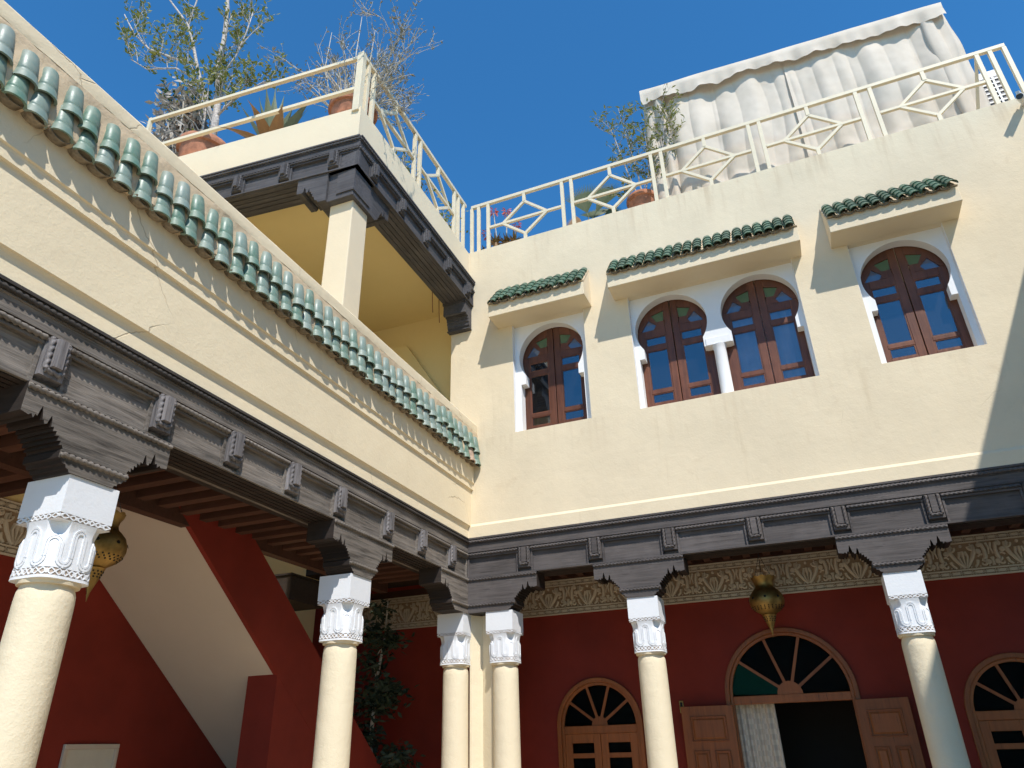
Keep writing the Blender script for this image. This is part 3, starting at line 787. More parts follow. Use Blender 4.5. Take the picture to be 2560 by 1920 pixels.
m.hexa([(XI+.009, ya, zs(ya)), (XO-.06, ya, zs(ya)), (XO-.06, yb, zs(yb)), (XI+.009, yb, zs(yb)), (XI+.009, ya, zs(ya)+.16), (XO-.06, ya, zs(ya)+.16), (XO-.06, yb, zs(yb)+.16), (XI+.009, yb, zs(yb)+.16)])
m.build('soffit', 'soffit_plaster', stair)
m = MB(); m.hexa([(XI+.0005, ya, zs(ya)+.12), (XI+.008, ya, zs(ya)+.12), (XI+.008, yb, zs(yb)+.12), (XI+.0005, yb, zs(yb)+.12), (XI+.0005, ya, 4.7), (XI+.008, ya, 4.7), (XI+.008, yb, 4.0), (XI+.0005, yb, 4.0)]); m.build('stair_wall', 'yellow_plaster', stair)
m = MB(); m.hexa([(XO-.06, ya, zs(ya)-.003), (XO, ya, zs(ya)-.003), (XO, yb, zs(yb)-.003), (XO-.06, yb, zs(yb)-.003), (XO-.06, ya, zs(ya)+.83), (XO, ya, zs(ya)+.83), (XO, yb, zs(yb)+.83), (XO-.06, yb, zs(yb)+.83)])
m.build('stringer_wall', 'red_plaster', stair)
m = MB(); m.hexa([(-1.80, -1.94, 0), (XO-.003, -1.94, 0), (XO-.003, 0.4, 0), (-1.80, 0.4, 0), (-1.80, -1.94, zs(-1.94)+.05), (XO-.003, -1.94, zs(-1.94)+.05), (XO-.003, .4, zs(.4)+.05), (-1.80, .4, zs(.4)+.05)])
m.build('support_wall', 'red_plaster', stair)
for i in range(15):
    yy = -4.3+i*.30; m = MB(); m.box(XI+.01, XO-.061, yy, yy+.30, zs(yy)+.03, zs(yy)+.17); m.build('step', 'soffit_plaster', stair)
r = thing('wooden_cabinet', 'dark wooden box fixed high above the red staircase', 'cabinet', (-2.1, -0.9, 3.3), 'L')
m = MB(); m.box(-2.62, -2.0, -1.13, -0.35, 3.38, 3.69); m.build('body', 'dark_wood', r, bev=.006)
m = MB(); m.box(-2.64, -1.985, -1.15, -0.33, 3.691, 3.715); m.build('lid', 'dark_wood', r)

# ------------------------------------------------------------------ windows
def arc_panel(m, cx, y0, y1, x0, x1, zt, hwleg=.487, hwc=.412, r=.505, zc=6.88, zcb=6.435, n=48):
    """white horseshoe screen made of thin upright slices between x0 and x1"""
    cuts = sorted(set([x0, x1] + [cx+d for d in (-hwleg, -hwc, hwc, hwleg)] + [cx+r*cos(pi*i/n) for i in range(n+1)]))
    for xa, xb in zip(cuts, cuts[1:]):
        if xb-xa < 1e-6 or xa < x0-1e-6 or xb > x1+1e-6: continue
        d = abs((xa+xb)/2-cx)
        q = lambda x_: sqrt(max(0, r*r-(x_-cx)**2))
        def H(a0, b0, a1, b1): m.hexa([(xa, y0, a0), (xb, y0, b0), (xb, y1, b0), (xa, y1, a0), (xa, y0, a1), (xb, y0, b1), (xb, y1, b1), (xa, y1, a1)])
        if d >= r: H(ZS, ZS, zt, zt); continue
        H(zc+q(xa), zc+q(xb), zt, zt)
        lo = (zc-q(xa), zc-q(xb))
        if d > hwleg: H(ZS, ZS, lo[0], lo[1])
        elif d > hwc: 
            if min(lo) > zcb: H(zcb, zcb, lo[0], lo[1])
            else: H(zcb, zcb, max(lo[0], zcb+.02), max(lo[1], zcb+.02))
def wpoly(m, cx, pts, sg, y, th=0.012): m.extrude([(cx+sg*q[0], q[1]) for q in pts], y, y+th, lambda a, q: (q[0], a, q[1]))
GREEN = [(-.100, 7.255), (-.112, 7.085), (-.215, 7.078), (-.285, 7.205)]
BLUE = [(-.33, 7.135), (-.225, 7.03), (-.265, 6.965), (-.445, 6.965)]
def window_leafs(root, win, cx, yw):
    for sg in (-1, 1):
        # stiles, rails and arched head of one leaf
        m = MB(); y0, y1 = yw, yw+.045
        X = lambda a, b: (min(cx+sg*a, cx+sg*b), max(cx+sg*a, cx+sg*b))
        def bx(a, b, z0, z1, yy0=y0, yy1=y1): q = X(a, b); m.box(q[0], q[1], yy0, yy1, z0, z1)
        bx(.006, .100, ZS, 7.40); bx(.405, .60, ZS, 6.96)
        bx(.1005, .4045, ZS, 5.80); bx(.1005, .4045, 5.945, 6.0); bx(.1005, .4045, 6.625, 6.70); bx(.1005, .4045, 6.845, 6.96)
        m.build('leaf_frame', 'window_wood', root, parent=win, bev=.004)
        # head board with its two openings, from wedge strips
        m = MB(); bz = y0+.004
        hd = [(-.1005, 6.9605), (-.1005, 7.0855), (-.11, 7.085), (-.215, 7.078), (-.225, 7.03), (-.265, 6.965), (-.27, 6.9605)]
        wpoly(m, cx, hd, -sg*-1 if False else sg*1 if False else -sg*-1, bz) if False else None
        for pl in ([(-.1005, 6.9605), (-.112, 7.085), (-.215, 7.078), (-.225, 7.03), (-.265, 6.965)],
                   [(-.215, 7.078), (-.285, 7.205), (-.33, 7.135), (-.225, 7.03)],
                   [(-.1005, 7.2555), (-.285, 7.2055), (-.33, 7.135), (-.446, 6.965), (-.60, 6.9605), (-.55, 7.25), (-.38, 7.40), (-.1005, 7.44)],
                   [(-.1005, 7.085), (-.1005, 7.256), (-.101, 7.2555), (-.1125, 7.085)]):
            wpoly(m, cx, [(abs(q[0]), q[1]) for q in pl], sg, bz, .03)
        m.build('leaf_head', 'window_wood', root, parent=win)
        for (z0, z1) in ((5.80, 5.945), (6.0, 6.625), (6.70, 6.845)):
            m = MB(); q = X(.1005, .4045); m.box(q[0], q[1], y0+.016, y0+.022, z0, z1); m.build('pane', 'pane_glass', root, parent=win)
            m = MB()
            for a, b, c_, d_ in ((.1007, .118, z0, z1), (.3873, .4043, z0, z1)): 
                q = X(a, b); m.box(q[0], q[1], y0+.006, y0+.0155, c_, d_)
            q = X(.1185, .387); m.box(q[0], q[1], y0+.006, y0+.0155, z0, z0+.014); m.box(q[0], q[1], y0+.006, y0+.0155, z1-.012, z1)
            m.build('glazing_bead', 'window_wood', root, parent=win, kind='stuff')
        m = MB(); wpoly(m, cx, [(abs(q[0]), q[1]) for q in GREEN], sg, y0+.018, .004); m.build('pane', 'glass_green', root, parent=win)
        m = MB(); wpoly(m, cx, [(abs(q[0]), q[1]) for q in BLUE], sg, y0+.018, .004); m.build('pane', 'glass_blue', root, parent=win)
YP0, YP1, YW = 0.09, 0.235, 0.25
def win_empty(label, cx):
    e = bpy.data.objects.new('window', None); e.empty_display_size = .1; S.collection.objects.link(e); e.parent = back.ob; e['label'] = label; return e
def window(x0, x1, centres, label):
    w = win_empty(label, (x0+x1)/2)
    m = MB()
    bounds = [x0] + [(a+b)/2 for a, b in zip(centres, centres[1:])] + [x1]
    for i, c in enumerate(centres): arc_panel(m, c, YP0, YP1, bounds[i], bounds[i+1], ZN+.02)
    m.build('surround', 'white_plaster', back, parent=w)
    m = MB(); m.box(x0-.0, x0+.004, 0.003, YP0, ZS, ZN); m.build('reveal', 'white_plaster', back, parent=w); m = MB(); m.box(x1-.004, x1, 0.003, YP0, ZS, ZN); m.build('reveal', 'white_plaster', back, parent=w)
    m = MB(); m.box(x0, x1, .003, .355, ZS-.004, ZS+.006); m.build('sill', 'cream_plaster', back, parent=w)
    for c in centres: window_leafs(back, w, c, YW)
    if len(centres) == 2:
        cx = (x0+x1)/2+.008
        # springer between the arches is part of the slices; add capital block and colonnette
        m = MB(); m.taper(cx-.165, cx+.165, 6.435, 6.56, YP1+.02, YP0-.012, .0); m.build('springer', 'white_plaster', back, parent=w, bev=.004)
        m = MB(); m.lathe([(.088, ZS+.007), (.088, ZS+.03), (.083, ZS+.05), (.080, 6.38), (.088, 6.40), (.105, 6.434)], cx, (YP0+YP1)/2, 24); m.build('colonnette', 'white_plaster', back, parent=w, smooth=True, ang=40)
    return w
# middle pillar of the double window stands only under the springer: build its panel without legs there
def double_window(x0, x1, c0, c1, label):
    w = win_empty(label, 0)
    m = MB(); mid = (c0+c1)/2
    for (c, a, b, side) in ((c0, x0, mid, 1), (c1, mid, x1, -1)):
        mm = MB(); arc_panel(mm, c, YP0, YP1, a, b, ZN+.02)
        # drop the legs on the inner side
        n8 = len(mm.v)//8
        for i in range(n8):
            vs = mm.v[i*8:(i+1)*8]; xm = sum(q[0] for q in vs)/8
            inner = (xm-c)*side > .487
            if inner:
                vs = [(q[0], q[1], max(q[2], 6.435)) for q in vs]
            m.hexa(vs)
    m.build('surround', 'white_plaster', back, parent=w)
    m = MB(); m.box(x0, x0+.004, 0.003, YP0, ZS, ZN); m.build('reveal', 'white_plaster', back, parent=w); m = MB(); m.box(x1-.004, x1, 0.003, YP0, ZS, ZN); m.build('reveal', 'white_plaster', back, parent=w)
    m = MB(); m.box(x0, x1, .003, .355, ZS-.004, ZS+.006); m.build('sill', 'cream_plaster', back, parent=w)
    for c in (c0, c1): window_leafs(back, w, c, YW)
    cx = mid
    m = MB(); m.box(cx-.165, cx+.165, YP0-.012, YP1+.012, 6.432, 6.545); m.build('springer', 'white_plaster', back, parent=w, bev=.005)
    m = MB(); m.lathe([(.088, ZS+.007), (.088, ZS+.03), (.083, ZS+.05), (.080, 6.36), (.088, 6.39), (.10, 6.431)], cx, (YP0+YP1)/2-.01, 24); m.build('colonnette', 'white_plaster', back, parent=w, smooth=True, ang=40)
    return w
window(*WIN[0], [1.3225], 'single horseshoe window nearest the inner corner, white surround')
double_window(*WIN[1], 3.125, 4.33, 'double horseshoe window with a white colonnette between its arches')
window(*WIN[2], [6.121], 'single horseshoe window at the right under its own green hood')
m = MB(); R = []
for k in range(41):
    xx = 3.86+k*.024; R.append([(xx, .345+.012*sin(k*1.1)+.008*sin(k*.37), 5.66), (xx, .345+.012*sin(k*1.1), 7.4)])
m.rings(R, False, False); m.build('curtain', 'curtain_pink', back, fixn=False, smooth=True)

# hoods over the windows
def hood(x0, x1, nt_, label):
    e = bpy.data.objects.new('window_hood', None); e.empty_display_size = .1; S.collection.objects.link(e); e.parent = back.ob; e['label'] = label
    m = MB(); D = .38
    m.extrude([(0.002, 7.44), (-D, 7.44), (-D, 7.655), (-D+.02, 7.67), (0.002, 8.085)], x0, x1, lambda a, q: (a, q[0], q[1])); m.build('hood_body', 'cream_plaster', back, parent=e, bev=.006)
    m = MB(); m.rings([[(xx, q[0]+.006*mnoise.noise(Vector((xx*9, i, 2))), q[1]+.008*mnoise.noise(Vector((xx*9, i, 5)))) for i, q in enumerate([(-.002, 8.087), (-D+.03, 7.672), (-D-.004, 7.658), (-D-.014, 7.675), (-D+.02, 7.705), (-.002, 8.118)])]
                       for xx in [x0-.004+(x1-x0+.008)*i/60 for i in range(61)]]); m.build('mortar_bed', 'mortar', back, parent=e, smooth=True, ang=40)
    p = (x1-x0)/nt_; sl = atan2(8.10-7.69, D-.01); L = .16
    bm_ = MB(); R = []
    for j in range(4):                           # four overlapping scales seen as one stepped column
        for (t, rr) in ((j*.25, .80), (j*.25+.245, 1.0)):
            R.append([(p*.50*rr*cos(pi*k/8), -t, p*.40*rr*sin(pi*k/8)+.010) for k in range(9)])
    R += [[(p*.44*cos(pi*k/8), -.99, p*.33*sin(pi*k/8)+.006) for k in range(9)], [(p*.34*cos(pi*k/8), 0, p*.25*sin(pi*k/8)) for k in range(9)]]
    L_ = .625
    R = [[(q[0], q[1]*L_, q[2]) for q in r] for r in R]
    bm_.rings(R, False, False)
    me = bpy.data.meshes.new('barrel_tile'); me.from_pydata(bm_.v, [], bm_.f); me.materials.append(MATS['hood_tile'])
    for pl in me.polygons: pl.use_smooth = True
    try: me.set_sharp_from_angle(angle=radians(35))
    except Exception: pass
    cb = MB(); RR = []
    for t in (0, .09): RR.append([(p*.5*cos(pi*k/8), -t, -p*.36*sin(pi*k/8)) for k in range(9)])
    cb.rings(RR + [[(q[0]*.8, q[1], q[2]*.78) for q in RR[1]], [(q[0]*.8, q[1], q[2]*.78) for q in RR[0]]], False, False)
    ce = bpy.data.meshes.new('channel_tile'); ce.from_pydata(cb.v, [], cb.f); ce.materials.append(MATS['clay'])
    rr_ = random.Random(int(x0*100))
    for i in range(nt_):
        xx = x0+p*(i+.5)
        addmesh('barrel_tile', me, e, (xx+rr_.uniform(-.004, .004), -.016+rr_.uniform(-.004, .004), 8.106+rr_.uniform(-.006, .006)), (sl+rr_.uniform(-.015, .015), rr_.uniform(-.05, .05), rr_.uniform(-.02, .02)))
        if i < nt_-1: addmesh('channel_tile', ce, e, (xx+p*.5, -D+.02, 7.705), (sl*.6, 0, 0))
    return e
hood(0.515, 2.035, 11, 'short green tiled hood over the single window nearest the corner')
hood(2.39, 4.995, 19, 'long green tiled hood over the double window')
hood(5.365, 6.875, 11, 'short green tiled hood over the right single window')

# ------------------------------------------------------------------ doors of the gallery
def door(label, cx, r, zsp, kind):
    e = bpy.data.objects.new('door', None); e.empty_display_size = .1; S.collection.objects.link(e); e.parent = back.ob; e['label'] = label
    n = 28; fw = .085
    def arcring(ro, ri, y0, y1, mat, name, zb=0.0):
        m = MB(); path = [(pi*i/n) for i in range(n+1)]
        R = []
        for i in range(n+1):
            a = pi*i/n; c, s_ = cos(a), sin(a)
            R.append([(cx+ro*c, y0, zsp+ro*s_), (cx+ri*c, y0, zsp+ri*s_), (cx+ri*c, y1, zsp+ri*s_), (cx+ro*c, y1, zsp+ro*s_)])
        R = [[(q[0], q[1], zb) for q in R[0]]] + R + [[(q[0], q[1], zb) for q in R[-1]]]
        m.rings(R); m.build(name, mat, back, parent=e, bev=.006)
    arcring(r+.012, r-.045, GY-.035, GY+.10, 'door_wood', 'frame'); arcring(r-.0455, r-.085, GY-.005, GY+.10, 'door_wood', 'frame')
    ri = r-.085
    m = MB(); m.box(cx-ri, cx+ri, GY, GY+.08, zsp-.10, zsp-.0); m.build('transom', 'door_wood', back, parent=e, bev=.006)
    # fanlight: hub, spokes, panes
    m = MB(); hub = ri*.22
    m.extrude([(cx+hub*cos(pi*i/12), zsp+.0005+hub*sin(pi*i/12)) for i in range(13)], GY+.01, GY+.06, lambda a, q: (q[0], a, q[1])); m.build('fan_hub', 'door_wood', back, parent=e)
    na = 5
    for i in range(1, na):
        a = pi*i/na; m = MB(); d = Vector((cos(a), 0, sin(a))); t = Vector((-sin(a), 0, cos(a)))*.018
        A = Vector((cx, 0, zsp))+d*hub*.98; B = Vector((cx, 0, zsp))+d*(ri+.01)
        m.hexa([(A-t)[:1]+(GY+.012,)+(A-t)[2:], (B-t)[:1]+(GY+.012,)+(B-t)[2:], (B-t)[:1]+(GY+.05,)+(B-t)[2:], (A-t)[:1]+(GY+.05,)+(A-t)[2:],
                (A+t)[:1]+(GY+.012,)+(A+t)[2:], (B+t)[:1]+(GY+.012,)+(B+t)[2:], (B+t)[:1]+(GY+.05,)+(B+t)[2:], (A+t)[:1]+(GY+.05,)+(A+t)[2:]])
        m.build('spoke', 'door_wood', back, parent=e)
    for i in range(na):
        a0, a1 = pi*i/na+.03, pi*(i+1)/na-.03; m = MB()
        pts = [(cx+hub*cos(a), zsp+hub*sin(a)) for a in (a1, (a0+a1)/2, a0)] + [(cx+(ri-.001)*cos(a0+(a1-a0)*k/8), zsp+(ri-.001)*sin(a0+(a1-a0)*k/8)) for k in range(9)]
        m.extrude(pts, GY+.030, GY+.034, lambda a, q: (q[0], a, q[1])); m.build('pane', 'glass_darkgreen' if (kind == 'big' and i == 4) else 'glass_dark', back, parent=e)
    zt = zsp-.10
    if kind == 'small':
        for sg in (-1, 1):
            a0, a1 = (cx-ri+.002, cx-.003) if sg < 0 else (cx+.003, cx+ri-.002)
            m = MB(); z0 = 0.02
            bars = [(.62, .70), (1.12, 1.19), (1.46, 1.52), (zt-.115, zt-.002)]
            m.box(a0, a0+.10, GY+.01, GY+.055, z0, zt-.002); m.box(a1-.10, a1, GY+.01, GY+.055, z0, zt-.002)
            for b0, b1 in bars: m.box(a0+.1003, a1-.1003, GY+.01, GY+.055, b0, b1)
            m.box(a0+.1003, a1-.1003, GY+.02, GY+.05, z0, .62)
            m.build('leaf', 'door_wood', back, parent=e, bev=.004)
            for b0, b1 in ((.70, 1.12), (1.19, 1.46), (1.52, zt-.115)):
                m = MB(); m.box(a0+.1, a1-.1, GY+.03, GY+.035, b0, b1); m.build('pane', 'glass_dark', back, parent=e)
    else:
        for sg in (-1, 1):
            Lw = ri-.01; hx = cx+sg*(ri+.02)
            # leaf swung outwards, standing open a little off the wall
            ang = radians(9)
            def lp(u, o, z): return (hx+sg*(u*cos(ang)), GY-.045-u*sin(ang)-o, z)
            m = MB(lp); W_ = .60 if sg > 0 else .66
            m.box(0, W_, 0, .035, .02, zt)
            leaf = m.build('leaf', 'door_wood', back, parent=e, bev=.004)
            for (u0, u1, z0, z1) in ((.10, W_-.10, zt-.42, zt-.12), (.10, W_/2-.03, zt-1.25, zt-.52), (W_/2+.03, W_-.10, zt-1.25, zt-.52), (.10, W_-.10, .15, .65)):
                m = MB(lp); t = .016
                m.taper(u0, u1, z0, z0+t, .035, .05, .004); m.taper(u0, u1, z1-t, z1, .035, .05, .004)
                m.taper(u0, u0+t, z0+t, z1-t, .035, .05, .004); m.taper(u1-t, u1, z0+t, z1-t, .035, .05, .004)
                m.taper(u0+.03, u1-.03, z0+.03, z1-.03, .035, .046, .018)
                m.build('leaf_panel', 'door_wood', back, parent=e)
    return e
door('small arched door with fanlight, beside the corner columns', *doors[0]); door('wide arched double door standing open, black inside', *doors[1])
door('small arched door with fanlight at the right edge', *doors[2])
cu = thing('door_curtain', 'pale checked curtain hanging at the left of the open door', 'curtain', (3.3, GY+.2, 0))
m = MB(); R = []
for k in range(61):
    xx = 3.0+k*.0083; yy = GY+.2+.022*sin(k*.62)+.012*sin(k*.23)
    R.append([(xx+(.02 if k > 40 else 0)*(2.1-z)*.4, yy+.01*sin(z*2+k*.1), z) for z in (0.03, .5, 1.0, 1.5, 2.0, 2.12)])
m.rings(R, False, False); m.build('cloth', 'sheer', cu, fixn=False, smooth=True)
m = MB(); m.tube([(2.95, GY+.2, 2.125), (4.5, GY+.2, 2.125)], .012, 8); m.build('rod', 'dark_wood', cu)
pl_ = thing('wall_plaque', 'small brass plaque beside the open door leaf', 'plaque', (2.33, GY-.01, 2.04))
m = MB(); m.box(2.30, 2.355, GY-.02, GY-.001, 1.97, 2.12); m.build('plate', 'brass', pl_, bev=.004)
m = MB(); m.box(2.312, 2.343, GY-.024, GY-.0205, 1.99, 2.10); m.build('inset', 'brass_dark', pl_)
pc = thing('framed_picture', 'pale picture in a thin gilt frame on the red stair wall', 'picture', (XI, -2.8, 1.3), 'L')
m = MB()
for a in ((-3.13, -2.475, 1.70, 1.745), (-3.13, -2.475, 1.10, 1.145)): m.box(XI+.001, XI+.035, a[0], a[1], a[2], a[3])
for a in ((-3.13, -3.09), (-2.515, -2.475)): m.box(XI+.001, XI+.035, a[0], a[1], 1.1455, 1.6995)
m.build('frame', 'soffit_plaster', pc, bev=.005)
m = MB(); m.box(XI+.001, XI+.012, -3.0895, -2.5155, 1.1455, 1.6995); m.build('print', 'paper', pc)

# ------------------------------------------------------------------ lanterns
def lantern(label, x, y, ztip, frame, sc=1.0):
    r = thing('brass_lantern', label, 'lantern', (x, y, ztip), frame, 'brass lanterns hanging in the galleries')
    Z = lambda h: ztip+h*sc
    prof = [(.002, 0), (.006, .03), (.012, .05), (.012, .07), (.05, .165), (.082, .255), (.092, .275), (.085, .285), (.10, .292), (.155, .325), (.205, .375), (.225, .43), (.222, .48),
            (.20, .54), (.16, .585), (.125, .615), (.118, .65), (.125, .69), (.148, .725)]
    m = MB(); n = 40
    def ring(rr, z, wav=0):
        return [(x+sc*rr*cos(2*pi*k/n), y+sc*rr*sin(2*pi*k/n), Z(z)+wav*abs(sin(2*pi*k/n*5))*sc) for k in range(n)]
    m.rings([ring(a*.98, b) for a, b in prof] + [ring(.156, .745, .02), ring(.150, .742, .02), ring(.12, .69), ring(.10, .62)], True, True)
    body = m.build('body', 'brass', r, smooth=True, ang=50)
    # pierced work: dark eyelets standing in rows
    m = MB()
    for (zz, cnt, sz) in ((.338, 22, .0085), (.355, 24, .008), (.372, 26, .008), (.20, 12, .008), (.222, 13, .008), (.245, 14, .008), (.48, 8, .017)):
        for k in range(cnt):
            a = 2*pi*(k+.5*(int(zz*1000) % 2))/cnt
            rr = 0
            for (ra, za), (rb, zb) in zip(prof, prof[1:]):
                if za <= zz <= zb: rr = ra+(rb-ra)*(zz-za)/(zb-za); sl = (rb-ra)/(zb-za)
            rr = rr*.98+.002
            t = Vector((-sin(a), cos(a), 0)); u_ = Vector((cos(a)*sl, sin(a)*sl, 1)).normalized(); nn = t.cross(u_)
            c = Vector((x+sc*rr*cos(a), y+sc*rr*sin(a), Z(zz)))
            m.rings([[c+(t*cos(2*pi*q/6)+u_*sin(2*pi*q/6))*sz*sc+nn*o for q in range(6)] for o in (-.002, .0025)])
    m.build('piercing', 'brass_dark', r, parent=body, kind='stuff')
    m = MB(); top = Vector((x, y, Z(1.06)))
    for k in range(3):
        a = 2*pi*k/3+.5; b = Vector((x+sc*.135*cos(a), y+sc*.135*sin(a), Z(.735)))
        N = 10
        for i in range(N):
            p0 = b.lerp(top, i/N); p1 = b.lerp(top, (i+.8)/N); m.tube([p0, p1], .0045*sc, 5)
    m.tube([top, top+Vector((0, 0, 3.93-top.z if frame == 'W' else 3.74-top.z))], .005, 6)
    m.build('chain', 'metal_dark', r)
    return r
lantern('pierced brass lantern hanging in front of the open double door', 3.685, 1.15, 2.76, 'W', .98)
lantern('pierced brass lantern half hidden behind the nearest left column', -0.90, -4.90, 2.66, 'L', .90)

# ------------------------------------------------------------------ upper loggia
# right-hand beam (x = 0.09), parapet, pillar
ZF1, ZF0 = 8.445, 7.975
mapLg = lambda u, o, z: (0.088+o, -u, z)
m = MB(); m.box(-0.25, 0.0, -3.36, -0.003, 8.4455, 9.064); m.box(-0.33, 0.0, -3.36, -0.003, 8.30, 8.445); m.build('parapet', 'cream_plaster', logg)
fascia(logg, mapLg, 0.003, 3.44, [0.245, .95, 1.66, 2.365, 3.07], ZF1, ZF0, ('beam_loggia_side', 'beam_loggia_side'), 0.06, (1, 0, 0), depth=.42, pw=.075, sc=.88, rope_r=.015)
for xx in (-.31, -.24, -.17, -.10, -.03):
    m = MB(); m.box(xx, xx+.055, -3.2, -0.01, ZF0-.010, ZF0-.0005); m.build('beam_soffit_strip', 'beam_loggia_side', logg)
m = MB(); m.box(-0.345, -0.02, -3.31, -2.985, 4.25, 7.56); m.build('pillar', 'cream_plaster', logg, bev=.012)
# front beam in its own skewed frame, still part of the loggia
lf = Root(); lf.loc = Vector((0, 0, 0))
lf.ob = logg.ob; lf.off = ((0, -3.366, 0), (0, 0, BETA))
mapLf = lambda u, o, z: (0.088-u, -o-.075, z)
m = MB(); m.box(-4.6, 0.002, 0.0, .25, 8.4455, 9.064); m.build('parapet', 'cream_plaster', lf)
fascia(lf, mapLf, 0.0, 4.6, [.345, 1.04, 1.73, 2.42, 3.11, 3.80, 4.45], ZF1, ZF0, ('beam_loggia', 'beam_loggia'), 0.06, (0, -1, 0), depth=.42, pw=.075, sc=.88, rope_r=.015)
for yy in (-.04, .03, .10, .17, .24):
    m = MB(); m.box(-4.5, -0.35, yy, yy+.055, ZF0-.010, ZF0-.0005); m.build('beam_soffit_strip', 'beam_loggia', lf)
# bracket block round the pillar head: outlines in both directions
def half_scallop(s, zt, zb):
    return [(0, zb), (.10, zb), (.115, zb+.03), (.15, zb+.05), (.16, zb+.10), (.185, zb+.11), (.18, zb+.15), (.205, zb+.155), (.20, zb+.19), (.225, zb+.195), (.235, zb+.25), (.25, zb+.20), (.275, zb+.195), (.285, zb+.26),
            (.30, zb+.28), (.312, zb+.22), (.33, zb+.20), (.36, zb+.205), (.40, zb+.205), (.40, zt), (0, zt)]
sp = half_scallop(1, ZF0, 7.545)
m = MB(); m.extrude([(-2.985+q[0], q[1]) for q in sp], -0.35, 0.028, lambda a, q: (a, q[0], q[1])); m.build('bracket', 'beam_loggia_side', logg)
m = MB(); m.extrude([(-0.33-q[0]*1.05, q[1]) for q in sp], -.052, .30, lambda a, q: (q[0], a, q[1])); m.build('bracket', 'beam_loggia', lf)
m = MB(); m.box(-0.36, 0.03, -3.40, -2.97, 7.55, ZF0-.002); m.build('pillar_head', 'beam_loggia', logg, bev=.006)
m = MB(); m.box(-0.20, 0.045, -3.415, -3.05, 7.62, ZF0-.03); m.build('pillar_head_board', 'beam_loggia', logg)
sp2 = half_scallop(1, ZF0, 7.545)
m = MB(); m.extrude([(-.004-q[0]*.62, q[1]) for q in sp2], -.325, .052, lambda a, q: (a, q[0], q[1])); m.build('bracket', 'beam_loggia_side', logg)
m = MB()
m.box(-.335, .06, -.27, -.005, ZF0-.04, ZF0-.001); m.box(-.33, .058, -.10, -.004, 7.53, 7.548); m.build('bracket_moulding', 'beam_loggia_side', logg)
# ceiling, back wall, floor, roof
m = MB(); m.box(XI, -0.251, -3.3, 0.5, 8.30, 8.36); m.build('ceiling', 'yellow_plaster', logg)
m = MB(); m.box(XI-.3, -0.31, 0.5, 0.7, 4.2, 8.9); m.build('end_wall', 'yellow_plaster', logg)
m = MB(); m.hexa([(-2.4, .42, 6.2), (-.32, .42, 6.2), (-.32, .499, 6.2), (-2.4, .499, 6.2), (-2.4, .42, 8.0), (-1.35, .42, 7.79), (-1.35, .499, 7.79), (-2.4, .499, 8.0)]); m.build('stair_head', 'yellow_plaster', logg)
m = MB(); m.box(-4.6, -0.261, LY0, -3.75, 4.95, 5.05); m.build('terrace_bounce_floor', 'cream_plaster', logg)  # unseen floor, added to bounce sunlight up into the loggia
m = MB(); m.box(-1.40, -0.26, LY0, 0.5, 4.10, 4.25); m.box(XI, -1.401, LY0, -4.2, 4.10, 4.25); m.build('upper_floor', 'cream_plaster', logg)
m = MB(); m.hexa([(-5.0, -3.72, 8.85), (-.25, -3.36, 8.85), (-.25, .69, 8.85), (-5.0, .69, 8.85), (-5.0, -3.72, 8.98), (-.25, -3.36, 8.98), (-.25, .69, 8.98), (-5.0, .69, 8.98)]); m.build('roof_slab', 'cream_plaster', logg)
m = MB(); m.box(XI-.3, -.306, .362, .499, 8.37, 9.05); m.build('end_parapet', 'cream_plaster', logg)
# rusty rods hanging from the beam
for i, (yy, x_, Ln) in enumerate(((-.62, -.34, .36), (-.40, -.335, .42))):
    m = MB(); m.tube([(x_, yy, ZF0+.01), (x_+.004, yy+.006, ZF0-Ln*.5), (x_+.012, yy+.015, ZF0-Ln)], .006, 5); m.build('hanging_rod', 'rust', logg)

# ------------------------------------------------------------------ railings
RW = .02
def rail_thing(name, label, frame): return thing(name, label, 'railing', (0, 0, 9.064), frame)
def railing(root, mp, u0, u1, pairs, diamonds, z0=9.064, zt=10.10, singles=()):
    def bar(nm, a, b, w=RW, d=.02):
        A = Vector((a[0], 0, a[1])); B = Vector((b[0], 0, b[1])); t = (B-A).normalized(); q = Vector((-t.z, 0, t.x))*w
        m = MB(mp); c = []
        for P_ in (A, B):
            for s1, s2 in ((-1, -1), (1, -1), (1, 1), (-1, 1)): c.append((P_.x+q.x*s1, s2*d, P_.z+q.z*s1))
        m.hexa(c); m.build(nm, 'rail_paint', root, bev=.003)
    bar('top_rail', (u0, zt-.025), (u1, zt-.025), .029, .028)
    for p in list(pairs)+list(singles): bar('post', (p, z0-.06), (p, zt-.055), .027, .026)
    for c, l, r_ in diamonds:
        zt_, zm, zb = 9.885, 9.535, 9.20; hw = .40
        bar('stub', (c, zt-.053), (c, zt_-.01), .026, .026); bar('stub', (c, zb+.01), (c, z0-.06), .026, .026)
        bar('middle_rail', (l+.03, zm), (r_-.03, zm), .022, .0225)
        for k, (a, b) in enumerate((((c, zt_), (c+hw, zm)), ((c+hw, zm), (c, zb)), ((c, zb), (c-hw, zm)), ((c-hw, zm), (c, zt_)))): bar('diamond_bar', a, b, .022, .0215-.0006*k)
rb = rail_thing('terrace_railing', 'cream diamond patterned railing along the back wing roof', 'W')
mapRb = lambda u, o, z: (u, .06-o, z)
pbp = [.03, .16, .34, 1.69, 1.855, 3.20, 3.365, 4.715, 4.875, 6.235, 6.43, 7.80, 7.96, 8.13]
railing(rb, mapRb, .02, 8.15, pbp, [(1.01, .34, 1.69), (2.515, 1.855, 3.20), (4.04, 3.365, 4.715), (5.56, 4.875, 6.235), (7.115, 6.43, 7.80)])
